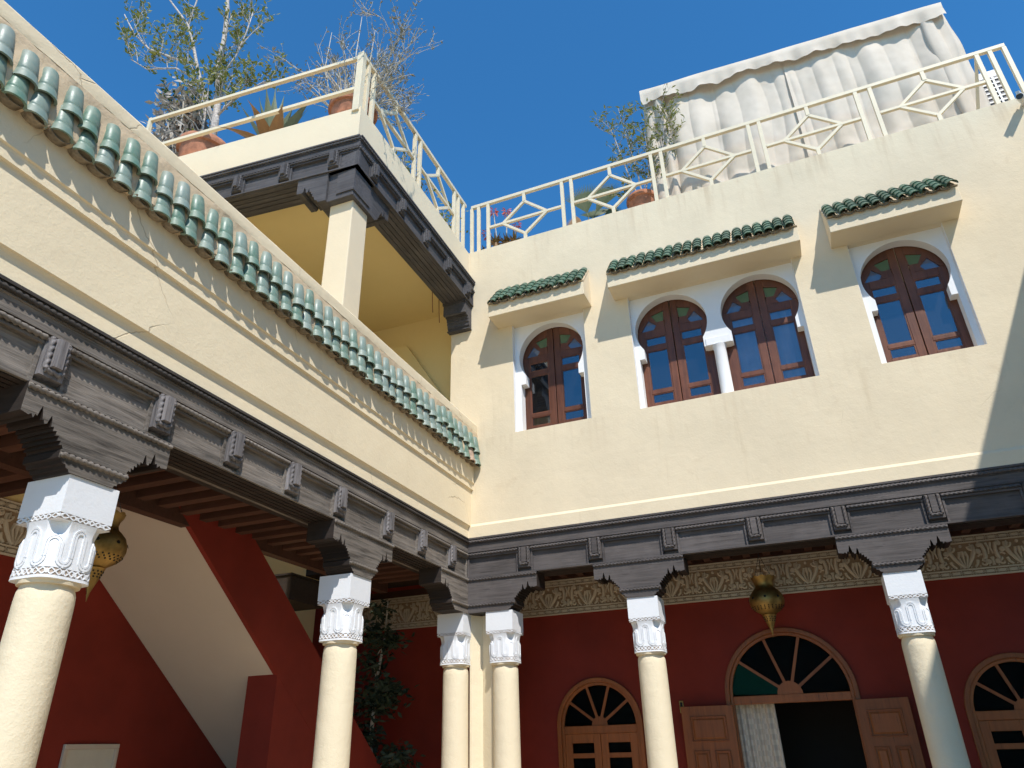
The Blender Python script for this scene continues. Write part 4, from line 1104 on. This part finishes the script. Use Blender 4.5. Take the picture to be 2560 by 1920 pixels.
m = MB(); m.hexa([(7.79, .08, 10.06), (7.83, .08, 10.06), (7.83, .12, 10.06), (7.79, .12, 10.06), (7.62, .75, 8.96), (7.66, .75, 8.96), (7.66, .79, 8.96), (7.62, .79, 8.96)]); m.build('stay', 'rail_paint', rb)
rl = rail_thing('loggia_railing', 'cream diamond patterned railing on the upper loggia roof', 'L')
mapRl = lambda u, o, z: (-.06+o, -u, z)
railing(rl, mapRl, .03, 3.33, [.12, .32, .475, 1.69, 1.855, 3.045, 3.20], [(1.08, .475, 1.69), (2.45, 1.855, 3.045)], singles=())
m = MB(); m.box(-.115, -.02, -3.40, -3.31, 9.0, 10.10); m.build('corner_post', 'rail_paint', rl, bev=.004)
def fpt(x_, o): # point on the loggia's front line (frame L), o behind it
    return Vector((x_*cos(BETA)-o*sin(BETA), -3.366+x_*sin(BETA)+o*cos(BETA), 0))
for zz in (9.47, 10.06):
    a = fpt(-.10, .035); b = fpt(-3.55, .035); m = MB(); m.tube([(a.x, a.y, zz), (b.x, b.y, zz-.02)], .034, 4); m.build('rail', 'rail_paint', rl)
a = fpt(-3.55, .035); m = MB(); m.tube([(a.x, a.y, 9.0), (a.x, a.y, 10.08)], .034, 4); m.build('post', 'rail_paint', rl)

# ------------------------------------------------------------------ canvas tent on the roof
tent = thing('canvas_tent', 'off white canvas tent with draped side curtain on the roof terrace', 'tent', (5.6, 1.6, 8.95))
def ty(x): return .44+(x-3.2)*.05
TX0, TX1, TZ = 3.28, 7.66, 11.74
def drape(x0, x1, nx, nz_, fy, name, amp=1.0, ztop=TZ-.03, zbot=8.96, seed=0):
    m = MB(); R = []
    for i in range(nx+1):
        x = x0+(x1-x0)*i/nx; col_ = []
        for j in range(nz_+1):
            t = j/nz_; z = ztop+(zbot-ztop)*t
            warp = x+.10*mnoise.noise(Vector((x*.8+seed, z*.7, 1)))+.12*t*mnoise.noise(Vector((x*.5, z*.4, seed+5)))
            w = .042*(1-2*abs(sin(warp*3.6+seed))**.7)+.012*sin(warp*15.1+1.7*seed)+.016*(1-2*abs(sin(warp*8.3+2))**.6)
            w *= (.35+.65*sin(min(1, t*1.25)*pi*.72))
            w += .045*mnoise.noise(Vector((x*1.6, z*.9, 3+seed)))+.014*mnoise.noise(Vector((x*4, z*2.2, 9)))+.005*mnoise.noise(Vector((x*9, z*7, 4)))
            belly = -.09*sin(pi*t)*(.6+.8*mnoise.noise(Vector((x*.9, seed, 2)))**2*4)
            if t > .74: w += .035*sin(z*15+x*3.2+2*mnoise.noise(Vector((x*2, z, 0))))*(t-.74)*4; belly -= .13*(t-.74)*4*abs(mnoise.noise(Vector((x*1.7, 1, z*2))))
            if t > .9: belly += .5*(t-.9)
            col_.append((x, fy(x)+(w+belly)*amp, z))
        R.append(col_)
    m.rings(R, False, False); return m.build(name, 'canvas', tent, fixn=False, smooth=True)
drape(TX0+.12, 5.50, 190, 70, ty, 'curtain'); drape(5.47, TX1-.12, 190, 70, lambda x: ty(x)-.035, 'curtain', seed=2)
# bunched corners
def bunch(cx, cy, name, seed):
    m = MB(); R = []
    for j in range(48):
        t = j/47; z = TZ-.05+(8.97-TZ+.05)*t; ring = []
        for k in range(30):
            a = 2*pi*k/30; rr = .17+.035*sin(5*a+z*.6+seed)+.02*sin(9*a+z*1.3)+.03*mnoise.noise(Vector((cos(a)*1.5, sin(a)*1.5+seed, z*1.5)))
            rr *= 1+.35*sin(pi*t)*.6-.35*max(0, t-.86)*4*abs(sin(z*9))
            ring.append((cx+rr*cos(a)*1.25, cy+rr*sin(a), z))
        R.append(ring)
    m.rings(R); return m.build(name, 'canvas', tent, smooth=True)
bunch(TX0+.10, ty(TX0)+.10, 'gathered_curtain', 1); bunch(TX1-.02, ty(TX1)+.05, 'gathered_curtain', 4)
# valance and roof
m = MB(); R = []
for i in range(161):
    x = TX0-.13+(TX1-TX0+.33)*i/160; y0 = ty(x)-.16
    drop = .28+.10*mnoise.noise(Vector((x*1.1, 3, 0)))+.05*mnoise.noise(Vector((x*3.7, 7, 0)))
    R.append([(x, y0+.30, TZ+.16), (x, y0+.05, TZ+.075), (x, y0, TZ+.03+.03*mnoise.noise(Vector((x*1.3, 0, 0)))), (x, y0+.012*sin(i*.4), TZ-.08), (x, y0+.03*sin(i*.31)+.012*sin(i*.9), TZ+.02-drop)])
m.rings(R, False, False); m.build('valance', 'canvas', tent, fixn=False, smooth=True)
m = MB(); m.rings([[(TX0-.13, ty(TX0)+.14, TZ+.16), (TX1+.20, ty(TX1)+.14, TZ+.16)], [(4.4, 2.3, TZ+.50), (6.9, 2.3, TZ+.50)], [(TX0-.13, 3.9, TZ+.05), (TX1+.2, 3.9, TZ+.05)]], False, False)
m.face([(TX0-.13, ty(TX0)+.14, TZ+.16), (4.4, 2.3, TZ+.5), (TX0-.13, 3.9, TZ+.05)]); m.face([(TX1+.2, ty(TX1)+.14, TZ+.16), (6.9, 2.3, TZ+.5), (TX1+.2, 3.9, TZ+.05)])
m.build('roof', 'canvas', tent, fixn=False)
m = MB(); R = []
for i in range(60):
    yy = ty(TX0)+.1+i*.05
    R.append([(TX0-.02+.04*sin(i*.9)+.02*sin(i*.37), yy, z) for z in (TZ, TZ-1.1, TZ-2.2, 8.97)])
m.rings(R, False, False); m.build('side_curtain', 'canvas', tent, fixn=False, smooth=True)
m = MB(); R = []
for i in range(60):
    yy = ty(TX1)+.1+i*.05
    R.append([(TX1+.02+.04*sin(i*.8)+.02*sin(i*.3), yy, z) for z in (TZ, TZ-1.1, TZ-2.2, 8.97)])
m.rings(R, False, False); m.build('side_curtain', 'canvas', tent, fixn=False, smooth=True)
for (xx, yy) in ((TX0, ty(TX0)+.1), (TX1, ty(TX1)+.05), (TX0, 3.85), (TX1, 3.85)):
    m = MB(); m.tube([(xx, yy, 8.95), (xx, yy, TZ+.1)], .03, 8); m.build('frame_pole', 'metal_white', tent)

# air conditioner
ac = thing('air_conditioner', 'white air conditioner outdoor unit behind the right end of the railing', 'air conditioner', (8.08, .9, 9.0))
ax0, ax1, ay0, ay1, az0, az1 = 7.88, 8.29, .76, 1.08, 9.08, 10.38
m = MB(); m.box(ax0, ax1, ay0+.02, ay1, az0, az1); m.build('casing', 'metal_white', ac, bev=.015)
m = MB(); m.box(ax0+.05, ax1-.03, ay0+.008, ay0+.0195, az0+.05, az1-.14); m.build('grille_back', 'metal_dark', ac)
z = az0+.07
while z < az1-.15:
    m = MB(); m.box(ax0+.05, ax1-.03, ay0-.006, ay0+.0075, z, z+.022); m.build('grille_slat', 'metal_white', ac); z += .085
for xx in (ax0+.05, (ax0+ax1)/2+.05, ax1-.055):
    m = MB(); m.box(xx, xx+.025, ay0-.009, ay0-.0065, az0+.05, az1-.14); m.build('grille_bar', 'metal_white', ac)
for i in range(9):
    m = MB(); m.box(ax0-.006, ax0-.0005, ay0+.08, ay1-.05, az0+.12+i*.09, az0+.17+i*.09); m.build('side_vent', 'metal_dark', ac)
m = MB(); m.box(ax0+.04, ax1-.04, ay0+.05, ay1-.05, 8.95, az0-.001); m.build('foot', 'metal_dark', ac)
# security camera
sc_ = thing('security_camera', 'white bullet camera with dark lens fixed on the back wall at the right', 'camera', (8.0, -.05, 8.93))
def cyl(p0, p1, r_, n=16): 
    q = MB(); q.tube([p0, p1], r_, n); return q
dv = Vector((-.42, -.80, -.30)).normalized(); c0 = Vector((8.02, -.06, 8.955))
cyl(c0, c0+dv*.20, .046).build('housing', 'metal_white', sc_, smooth=True, ang=40, bev=.008)
cyl(c0+dv*.2005, c0+dv*.205, .040).build('lens', 'metal_dark', sc_, smooth=True, ang=40)
q = MB(); q.tube([c0+dv*.05+Vector((0, 0, .05)), c0+dv*.24+Vector((0, 0, .052))], .030, 4); q.build('visor', 'metal_white', sc_)
cyl((8.02, -.0005, 8.93), (8.02, -.07, 8.935), .024).build('mount', 'metal_white', sc_)

# ------------------------------------------------------------------ plants
def pot(root, x, y, z, r_, h):
    m = MB(); m.lathe([(r_*.68, z), (r_*.72, z+.02), (r_*.90, z+h*.80), (r_*.92, z+h*.83), (r_*1.02, z+h*.84), (r_*1.05, z+h*.88), (r_*1.03, z+h*.97), (r_*.98, z+h), (r_*.9, z+h*.98), (r_*.86, z+h*.88)], x, y, 36)
    m.build('pot', 'terracotta', root, smooth=True, ang=35)
    m = MB(); m.lathe([(r_*.86, z+h*.87), (.01, z+h*.90)], x, y, 24); m.build('soil', 'soil', root)
def leaf(m, p, d, ln, w, roll=0.0, fold=.25):
    d = Vector(d).normalized(); s_ = d.cross(Vector((0, 0, 1)))
    s_ = s_.normalized() if s_.length > 1e-3 else Vector((1, 0, 0))
    s_.rotate(Matrix.Rotation(roll, 3, d)); n_ = s_.cross(d); p = Vector(p)
    a = p+d*ln*.45+s_*w-n_*w*fold; b = p+d*ln*.45-s_*w-n_*w*fold; t = p+d*ln
    i = [m.p(q) for q in (p, a, t, b)]; m.f.append([i[0], i[1], i[2], i[3]])
def grow(mt, ml, p, d, L, r_, depth, rg, leafp, spread=.6, upb=.15, kids=(2, 3), gnarl=.25):
    p = Vector(p); d = Vector(d).normalized(); pts = [p.copy()]; n = 5; rad = [r_]
    for i in range(n):
        d = (d+Vector((rg.gauss(0, gnarl*.5), rg.gauss(0, gnarl*.5), rg.gauss(0, gnarl*.3)+upb*.3))).normalized()
        p = p+d*L/n; pts.append(p.copy()); rad.append(r_*(1-.5*(i+1)/n))
        if depth <= leafp['from']:
            for _ in range(leafp['n']):
                a = rg.uniform(0, 2*pi); ld = (d*.5+Vector((cos(a), sin(a), rg.uniform(-.4, .7)))).normalized()
                leaf(ml, p+Vector((rg.gauss(0, .02), rg.gauss(0, .02), rg.gauss(0, .02))), ld, rg.uniform(.6, 1.2)*leafp['l'], leafp['w']*rg.uniform(.7, 1.2), rg.uniform(0, pi))
    mt.tube(pts, rad, 5 if r_ < .012 else 7)
    if depth > 0:
        for _ in range(rg.randint(*kids)):
            t = rg.randint(2, n); a = rg.uniform(0, 2*pi)
            nd = (d+Vector((cos(a), sin(a), rg.uniform(-.2, .5)))*spread).normalized()
            grow(mt, ml, pts[t], nd, L*rg.uniform(.55, .85), max(.0038, rad[t]*.72), depth-1, rg, leafp, spread, upb, kids, gnarl)
def P3(x_, o, z): v = fpt(x_, o); return Vector((v.x, v.y, z))
# tall potted tree on the loggia roof
bp_ = P3(-2.95, .55, 8.98)
t1 = thing('potted_tree', 'tall thin tree with small yellow green leaves in a terracotta pot', 'tree', tuple(bp_), 'L')
pot(t1, bp_.x, bp_.y, 8.98, .375, .80)
rg = random.Random(5); mt = MB(); ml = MB()
lp_ = dict(n=1, l=.095, w=.022, **{'from': 1})
def limb(pts, r0_, r1_, subs, lp=lp_, L=.55, dep=2):
    pts = [Vector(q) for q in pts]; n = len(pts); mt.tube(pts, [r0_+(r1_-r0_)*i/(n-1) for i in range(n)], 8)
    for i in range(1, n):
        for _ in range(subs):
            a = rg.uniform(0, 2*pi); d_ = (pts[i]-pts[i-1]).normalized()
            p_ = pts[i-1].lerp(pts[i], rg.random())
            grow(mt, ml, p_, d_+Vector((cos(a), sin(a)*.6, rg.uniform(0, .5)))*.7, L*rg.uniform(.5, 1.1), .009, dep, rg, lp)
Q = lambda x_, z, o=.5: P3(x_, o, z)
limb([Q(-2.80, 9.7), Q(-2.83, 10.3), Q(-2.92, 10.9, .55), Q(-3.00, 11.4, .5), Q(-2.98, 12.2, .45), Q(-3.1, 12.9, .5), Q(-3.2, 13.6, .5), Q(-3.3, 14.3, .5)], .062, .02, 2)
limb([Q(-2.83, 10.2), Q(-3.2, 11.05, .5), Q(-3.45, 11.7, .5), Q(-3.65, 12.3, .5), Q(-3.9, 12.95, .5), Q(-4.35, 13.65, .5), Q(-4.7, 14.2, .55)], .036, .012, 1)
limb([Q(-3.45, 11.75), Q(-4.1, 12.2, .5), Q(-4.7, 12.7, .55), Q(-5.1, 13.2, .5), Q(-5.5, 13.9, .5)], .026, .010, 2)
limb([Q(-3.3, 11.3), Q(-3.9, 11.85, .5), Q(-4.6, 12.15, .55), Q(-5.0, 12.5, .5)], .018, .008, 2)
limb([Q(-3.9, 12.9), Q(-3.85, 13.5, .5), Q(-3.8, 14.3, .5)], .018, .008, 1)
limb([Q(-2.84, 10.35), Q(-2.6, 10.6, .5), Q(-2.35, 10.75, .5), Q(-2.05, 10.85, .5)], .022, .008, 2)
limb([Q(-2.95, 11.2), Q(-2.7, 11.7, .5), Q(-2.6, 12.2, .5), Q(-2.55, 12.7, .5)], .018, .008, 2)
limb([Q(-3.0, 9.75), Q(-3.05, 10.4, .5), Q(-3.1, 11.0, .5)], .02, .01, 3)
mt.build('trunk', 'bark_grey', t1, smooth=True); ml.build('crown', 'leaf_olive', t1, fixn=False)
# heap of dead climber beside it
hp = thing('dead_climber', 'tangled grey dead climber bundle behind the left end of the loggia rail', 'plant', tuple(P3(-3.75, .9, 8.98)), 'L')
mt = MB(); ml = MB(); mg = MB(); rg = random.Random(8)
for i in range(1500):
    a = rg.uniform(0, 2*pi); h = rg.random(); rr = .50*(1-.25*h)*sqrt(rg.random())
    p_ = P3(-3.66+rr*cos(a)*1.1, .62+rr*sin(a), 9.0+h*2.25)
    leaf(ml, p_, (rg.gauss(0, 1), rg.gauss(0, 1), rg.gauss(-.3, .8)), rg.uniform(.08, .2), rg.uniform(.015, .045), rg.uniform(0, pi))
for i in range(60):
    a = rg.uniform(0, 2*pi); b = a+rg.gauss(0, .8); h0 = rg.uniform(0, 1.3)
    q0 = P3(-3.62+.42*cos(a), .75+.38*sin(a), 9+h0); q1 = P3(-3.62+.40*cos(b), .75+.36*sin(b), 9+h0+rg.uniform(.3, .9))
    mt.tube([q0, q0.lerp(q1, .5)+Vector((rg.gauss(0, .05), rg.gauss(0, .05), .03)), q1], rg.uniform(.004, .012), 4)
for i in range(260):
    a = rg.uniform(0, 2*pi); rr = .40*sqrt(rg.random())
    leaf(mg, P3(-3.70+rr*cos(a), .75+rr*sin(a), 11.05+rg.random()**2*.55), (cos(a)*.6, sin(a)*.6, rg.uniform(-.3, 1)), rg.uniform(.07, .13), .025, rg.uniform(0, pi))
mt.build('stem', 'twig_grey', hp); ml.build('dead_leaves', 'dead_leaf', hp, fixn=False); mg.build('green_shoots', 'leaf_green', hp, fixn=False, kind='stuff')
m = MB(); m.lathe([(.30, 9.0), (.36, 9.5), (.33, 10.2), (.27, 10.8)], hp.loc.x+.12, hp.loc.y-.1, 16); m.build('core', 'soil', hp)
# sword-leaved plants
def blade(m, p, d, L, w, curve=.3, thick=.012, n=7):
    p = Vector(p); d = Vector(d).normalized(); s_ = d.cross(Vector((0, 0, 1))); s_ = s_.normalized() if s_.length > 1e-3 else Vector((1, 0, 0))
    R = []
    for i in range(n):
        t = i/(n-1); ww = w*(sin(pi*min(1, .35+.65*t)) if t > 0 else .8)*(1-t**3); ww = max(ww, .001)
        c = p+d*L*t+Vector((0, 0, -curve*L*t*t)); nn = s_.cross(d)
        R.append([c-s_*ww, c-nn*(.2*ww+thick*(1-t)), c+s_*ww, c+nn*.1*ww])
    m.rings(R)
def rosette(name, label, cat, pos, frame, cnt, L, w, mat, seed, up_=.5, curve=.25, extra=None, potr=None, dry=0):
    r = thing(name, label, cat, tuple(pos), frame); rg = random.Random(seed); ms = MB(); md_ = MB()
    z0 = pos.z
    if potr: pot(r, pos.x, pos.y, pos.z, potr[0], potr[1]); z0 = pos.z+potr[1]*.9
    for i in range(cnt):
        a = i*2.4+rg.uniform(-.2, .2); e = rg.uniform(up_, 1.35); tgt = md_ if i < dry else ms
        if i < dry: e = rg.uniform(.1, .55)
        blade(tgt, (pos.x+.04*cos(a), pos.y+.04*sin(a), z0), (cos(a)*cos(e), sin(a)*cos(e), sin(e)), L*rg.uniform(.75, 1.1), w*rg.uniform(.8, 1.1), curve if i >= dry else curve+.35)
    ms.build('leaves', mat, r, fixn=False, smooth=False)
    if dry: md_.build('dry_leaves', 'leaf_dry', r, fixn=False)
    if extra: extra(r, rg)
    return r
pa = P3(-1.78, .60, 8.98)
rosette('agave', 'grey green agave with dry brown outer leaves on the loggia roof', 'agave', pa, 'L', 24, 1.02, .095, 'leaf_agave', 3, .75, .05, None, (.20, .50), 8)
# dry shrub in pot at the loggia corner
bp_ = P3(-.46, .55, 8.98)
t2 = thing('dry_shrub', 'bare grey twiggy shrub in a terracotta pot at the loggia corner', 'shrub', tuple(bp_), 'L')
pot(t2, bp_.x, bp_.y, 8.98, .33, .78)
rg = random.Random(21); mt = MB(); ml = MB()
lpd = dict(n=1, l=.06, w=.010, **{'from': 1})
for i in range(46):
    a = rg.uniform(0, 2*pi); e = rg.uniform(.45, 1.5); dv_ = Vector((cos(a)*cos(e)*1.1, sin(a)*cos(e)*.8, sin(e)))
    grow(mt, ml, (bp_.x+.1*cos(a), bp_.y+.1*sin(a), 9.65), dv_, rg.uniform(.45, .85), .016, 3, rg, lpd, .55, .1, (1, 3), .3)
for (x_, z, L_) in ((-.45, 10.8, .8), (-.95, 10.7, .75), (-.2, 10.6, .6)):
    mt.tube([P3(x_*.6-.2, .5, 9.7), P3(x_, .45, z), P3(x_+.03, .45, z+L_)], [.012, .009, .004], 6)
for (x_, z) in ((.45, 10.35), (.55, 9.9), (-1.35, 10.95)):
    grow(mt, ml, P3(x_*.5-.2, .4, (9.8+z)/2), Vector((x_*.6, -.1, .25)), .75, .009, 1, rg, dict(n=3, l=.08, w=.014, **{'from': 1}), .4)
mt.tube([P3(-.2, .35, 9.75), P3(.15, .25, 9.72), P3(.5, .1, 9.55), P3(.72, 0.02, 9.42)], [.009, .007, .005, .003], 5)
for k in range(14):
    t = rg.random(); leaf(ml, P3(.2+.5*t, .22-.2*t, 9.69-.25*t), (rg.gauss(.3, .6), rg.gauss(0, .5), rg.gauss(.2, .5)), .08, .014, rg.uniform(0, pi))
mt.build('twigs', 'twig_grey', t2); ml.build('crown', 'leaf_grey', t2, fixn=False)
# small green plants behind the loggia side rail
def bushlet(name, label, pos, frame, n, sx, sy, sz, mat, seed, ll=.08, lw=.02, cat='plant'):
    r = thing(name, label, cat, tuple(pos), frame); rg = random.Random(seed); ml = MB(); mt = MB()
    for i in range(n):
        p_ = Vector((pos.x+rg.gauss(0, sx), pos.y+rg.gauss(0, sy), pos.z+abs(rg.gauss(sz*.55, sz*.3))))
        leaf(ml, p_, (rg.gauss(0, 1), rg.gauss(0, 1), rg.gauss(.3, .6)), ll*rg.uniform(.6, 1.3), lw*rg.uniform(.7, 1.3), rg.uniform(0, pi))
    for i in range(10):
        mt.tube([(pos.x, pos.y, pos.z), (pos.x+rg.gauss(0, sx*.6), pos.y+rg.gauss(0, sy*.6), pos.z+sz*.5), (pos.x+rg.gauss(0, sx), pos.y+rg.gauss(0, sy), pos.z+sz)], [.012, .008, .003], 5)
    mt.build('stems', 'twig_grey', r); ml.build('foliage', mat, r, fixn=False); return r
bushlet('potted_herb', 'small green plant behind the second bay of the loggia side rail', Vector((-.38, -1.62, 8.98)), 'L', 260, .14, .16, .95, 'leaf_olive', 31)
bushlet('potted_herb', 'small pale plant beside the green one behind the loggia side rail', Vector((-.40, -1.25, 8.98)), 'L', 130, .10, .10, .85, 'leaf_grey', 32)
bushlet('potted_herb', 'small yellow green bush where the loggia rail meets the back wing', Vector((-.42, -.10, 8.98)), 'L', 300, .14, .16, 1.05, 'leaf_olive', 33)
# aloe with red flowers
def aloe_fl(r, rg):
    ms = MB(); mf = MB()
    for (dx, dz) in ((-.30, .55), (-.15, 1.0), (.10, .92), (.28, .55)):
        b = Vector((.46+dx*.6, .42, 9.2)); t = Vector((.46+dx, .36, 9.10+dz)); ms.tube([b, b.lerp(t, .5)+Vector((0, 0, .03)), t], [.012, .010, .008], 6)
        for k in range(46):
            a = rg.uniform(0, 2*pi); h = rg.random(); leaf(mf, t+Vector((.028*cos(a), .028*sin(a), -.02+h*.10)), (cos(a)*.7, sin(a)*.7, -.8+h*.9), .075, .011, rg.uniform(0, pi))
    ms.build('flower_stem', 'twig_grey', r); mf.build('flower', 'red_flower', r, fixn=False)
r_al = thing('aloe', 'bronze leaved aloe clump with red flower heads behind the back railing', 'aloe', (.46, .42, 8.95))
rg = random.Random(44); ms = MB(); md_ = MB()
for hx, hy, hz in ((.12, .40, 9.30), (.34, .36, 9.42), (.52, .44, 9.40), (.68, .38, 9.36), (.46, .55, 9.35)):
    for i in range(26):
        a = i*2.4+rg.uniform(-.2, .2); e = rg.uniform(-.2, 1.3)
        blade(ms if e > .05 else md_, (hx, hy, hz), (cos(a)*cos(e), sin(a)*cos(e), sin(e)), rg.uniform(.18, .27), .022, .15, .006, 5)
    md_.tube([(hx, hy, 8.95), (hx, hy, hz)], .05, 6)
ms.build('leaves', 'leaf_aloe', r_al, fixn=False); md_.build('dry_leaves', 'leaf_dry', r_al, fixn=False); aloe_fl(r_al, rg)
# cactus
r_c = thing('cactus', 'pale rounded cactus group behind the back railing', 'cactus', (1.3, .45, 8.95)); rg = random.Random(3)
for (x_, y_, h, rr) in ((1.02, .45, .45, .055), (1.10, .40, .58, .06), (1.18, .48, .48, .055), (1.27, .42, .72, .065), (1.32, .45, .52, .05), (1.44, .42, .78, .065), (1.53, .45, .66, .06), (1.50, .38, .50, .045), (1.38, .36, .42, .05)):
    m = MB(); n = 24; R = []
    for j in range(14):
        t = j/13; zz = 8.95+h*(1-cos(t*pi*.5))*0+8.95*0+h*t; q = rr*(1 if t < .75 else sqrt(max(0.001, 1-((t-.75)/.25)**2)))
        R.append([(x_+q*(1+.10*cos(8*2*pi*k/n))*cos(2*pi*k/n), y_+q*(1+.10*cos(8*2*pi*k/n))*sin(2*pi*k/n), 8.95+zz) for k in range(n)])
    m.rings(R); m.build('stem', 'cactus_green', r_c, smooth=True)
# fan palm
r_p = thing('fan_palm', 'small fan palm with one dry frond behind the back railing', 'palm', (2.0, .5, 8.95)); rg = random.Random(9)
m = MB(); m.tube([(2.0, .5, 8.95), (2.0, .5, 9.42)], [.07, .05], 10); m.build('trunk', 'bark_grey', r_p)
def frond(c0_, d_, L, mat, spread=1.15, n=22, stem=.22):
    d_ = Vector(d_).normalized(); c0_ = Vector(c0_); hub = c0_+d_*stem; m = MB(); m.tube([c0_, hub], [.010, .007], 5)
    s_ = d_.cross(Vector((0, -1, .1))).normalized()
    for i in range(n):
        a = -spread+2*spread*i/(n-1); q = (d_*cos(a)+s_*sin(a)); ln = L*(.75+.25*cos(a))
        nn = q.cross(Vector((0, 1, 0))).normalized(); w = .016
        A = hub; B = hub+q*ln*.55; C_ = hub+q*ln+Vector((0, 0, -.03))
        ids = [m.p(v_) for v_ in (A-nn*.003, B-nn*w, C_, B+nn*w, A+nn*.003)]; m.f.append(ids)
    m.build('frond', mat, r_p, fixn=False)
frond((2.0, .5, 9.40), (-.10, -.1, 1), .62, 'leaf_palm', .62); frond((2.0, .5, 9.40), (.55, -.1, .75), .62, 'leaf_palm', .45); frond((2.0, .5, 9.38), (.85, .1, .25), .40, 'leaf_palm', .7)
frond((2.0, .5, 9.36), (-.9, -.05, .35), .33, 'leaf_dry', .8, 24, .12); frond((2.0, .5, 9.40), (.15, .5, .85), .5, 'leaf_palm', .8)
# potted willow-leaved tree by the tent
t3 = thing('potted_oleander', 'loose green shrub in a terracotta pot beside the tent', 'shrub', (2.93, .52, 8.95))
pot(t3, 2.93, .52, 8.95, .25, .56); rg = random.Random(17); mt = MB(); ml = MB()
lo_ = dict(n=1, l=.10, w=.015, **{'from': 1})
def limb2(pts, r0_, r1_, subs, L=.3):
    pts = [Vector(q) for q in pts]; n = len(pts); mt.tube(pts, [r0_+(r1_-r0_)*i/(n-1) for i in range(n)], 6)
    for i in range(2, n):
        for _ in range(subs):
            a = rg.uniform(0, 2*pi); grow(mt, ml, pts[i-1].lerp(pts[i], rg.random()), Vector((cos(a), sin(a)*.6, rg.uniform(.1, .8))), L*rg.uniform(.5, 1.2), .006, 1, rg, lo_, .6)
limb2([(2.90, .5, 9.45), (2.80, .5, 9.9), (2.70, .48, 10.4), (2.62, .46, 10.9), (2.55, .45, 11.2)], .016, .006, 5)
limb2([(2.95, .5, 9.45), (2.92, .5, 10.0), (2.86, .5, 10.5), (2.80, .5, 11.0), (2.74, .45, 11.6)], .016, .005, 5)
limb2([(2.97, .5, 9.45), (3.10, .48, 10.0), (3.14, .46, 10.5), (3.12, .44, 11.0)], .014, .006, 6)
limb2([(2.99, .5, 9.45), (3.28, .45, 10.0), (3.42, .42, 10.5), (3.48, .40, 10.9), (3.44, .40, 11.2)], .014, .006, 8)
limb2([(2.93, .5, 9.45), (3.0, .46, 9.7), (3.1, .44, 9.9)], .01, .005, 5, .25); limb2([(2.88, .5, 9.45), (2.75, .46, 9.55), (2.6, .44, 9.7)], .01, .005, 4, .2)
mt.build('stems', 'bark_grey', t3); ml.build('crown', 'leaf_olive', t3, fixn=False); t3.ob.location.y -= .12
# climbing plant in the dark corner of the left gallery
vn = thing('climbing_plant', 'dark leafy plant climbing in the shade behind the second column', 'plant', (-1.55, .55, 0)); rg = random.Random(13)
mt = MB(); ml = MB()
stem_pts = [(-1.55, .55, 0), (-1.60, .55, .9), (-1.75, .58, 1.7), (-1.72, .6, 2.5), (-1.62, .6, 3.1), (-1.60, .6, 3.6)]
mt.tube(stem_pts, [.04, .035, .03, .022, .015, .008], 8)
for (x_, z, sx, sz, n) in ((-1.62, 1.25, .34, .22, 330), (-1.35, 1.55, .26, .14, 220), (-1.80, 1.75, .20, .18, 220), (-1.72, 2.25, .24, .22, 340), (-1.50, 2.35, .18, .15, 200), (-1.78, 2.75, .16, .18, 160), (-1.58, 3.05, .20, .13, 220), (-1.85, 3.15, .14, .2, 120), (-1.70, 3.45, .10, .16, 90), (-1.2, 1.2, .22, .14, 140)):
    for i in range(n):
        a = rg.uniform(0, 2*pi); p_ = Vector((x_+rg.gauss(0, sx*.5), .58+rg.gauss(0, .14), z+rg.gauss(0, sz*.55)))
        leaf(ml, p_, (cos(a), sin(a)*.7, rg.uniform(-.9, .5)), rg.uniform(.08, .15), rg.uniform(.018, .034), rg.uniform(0, pi))
    mt.tube([(-1.72, .58, z-.2), (x_, .58, z)], .008, 5)
mt.build('stem', 'twig_grey', vn); ml.build('foliage', 'leaf_dark', vn, fixn=False)
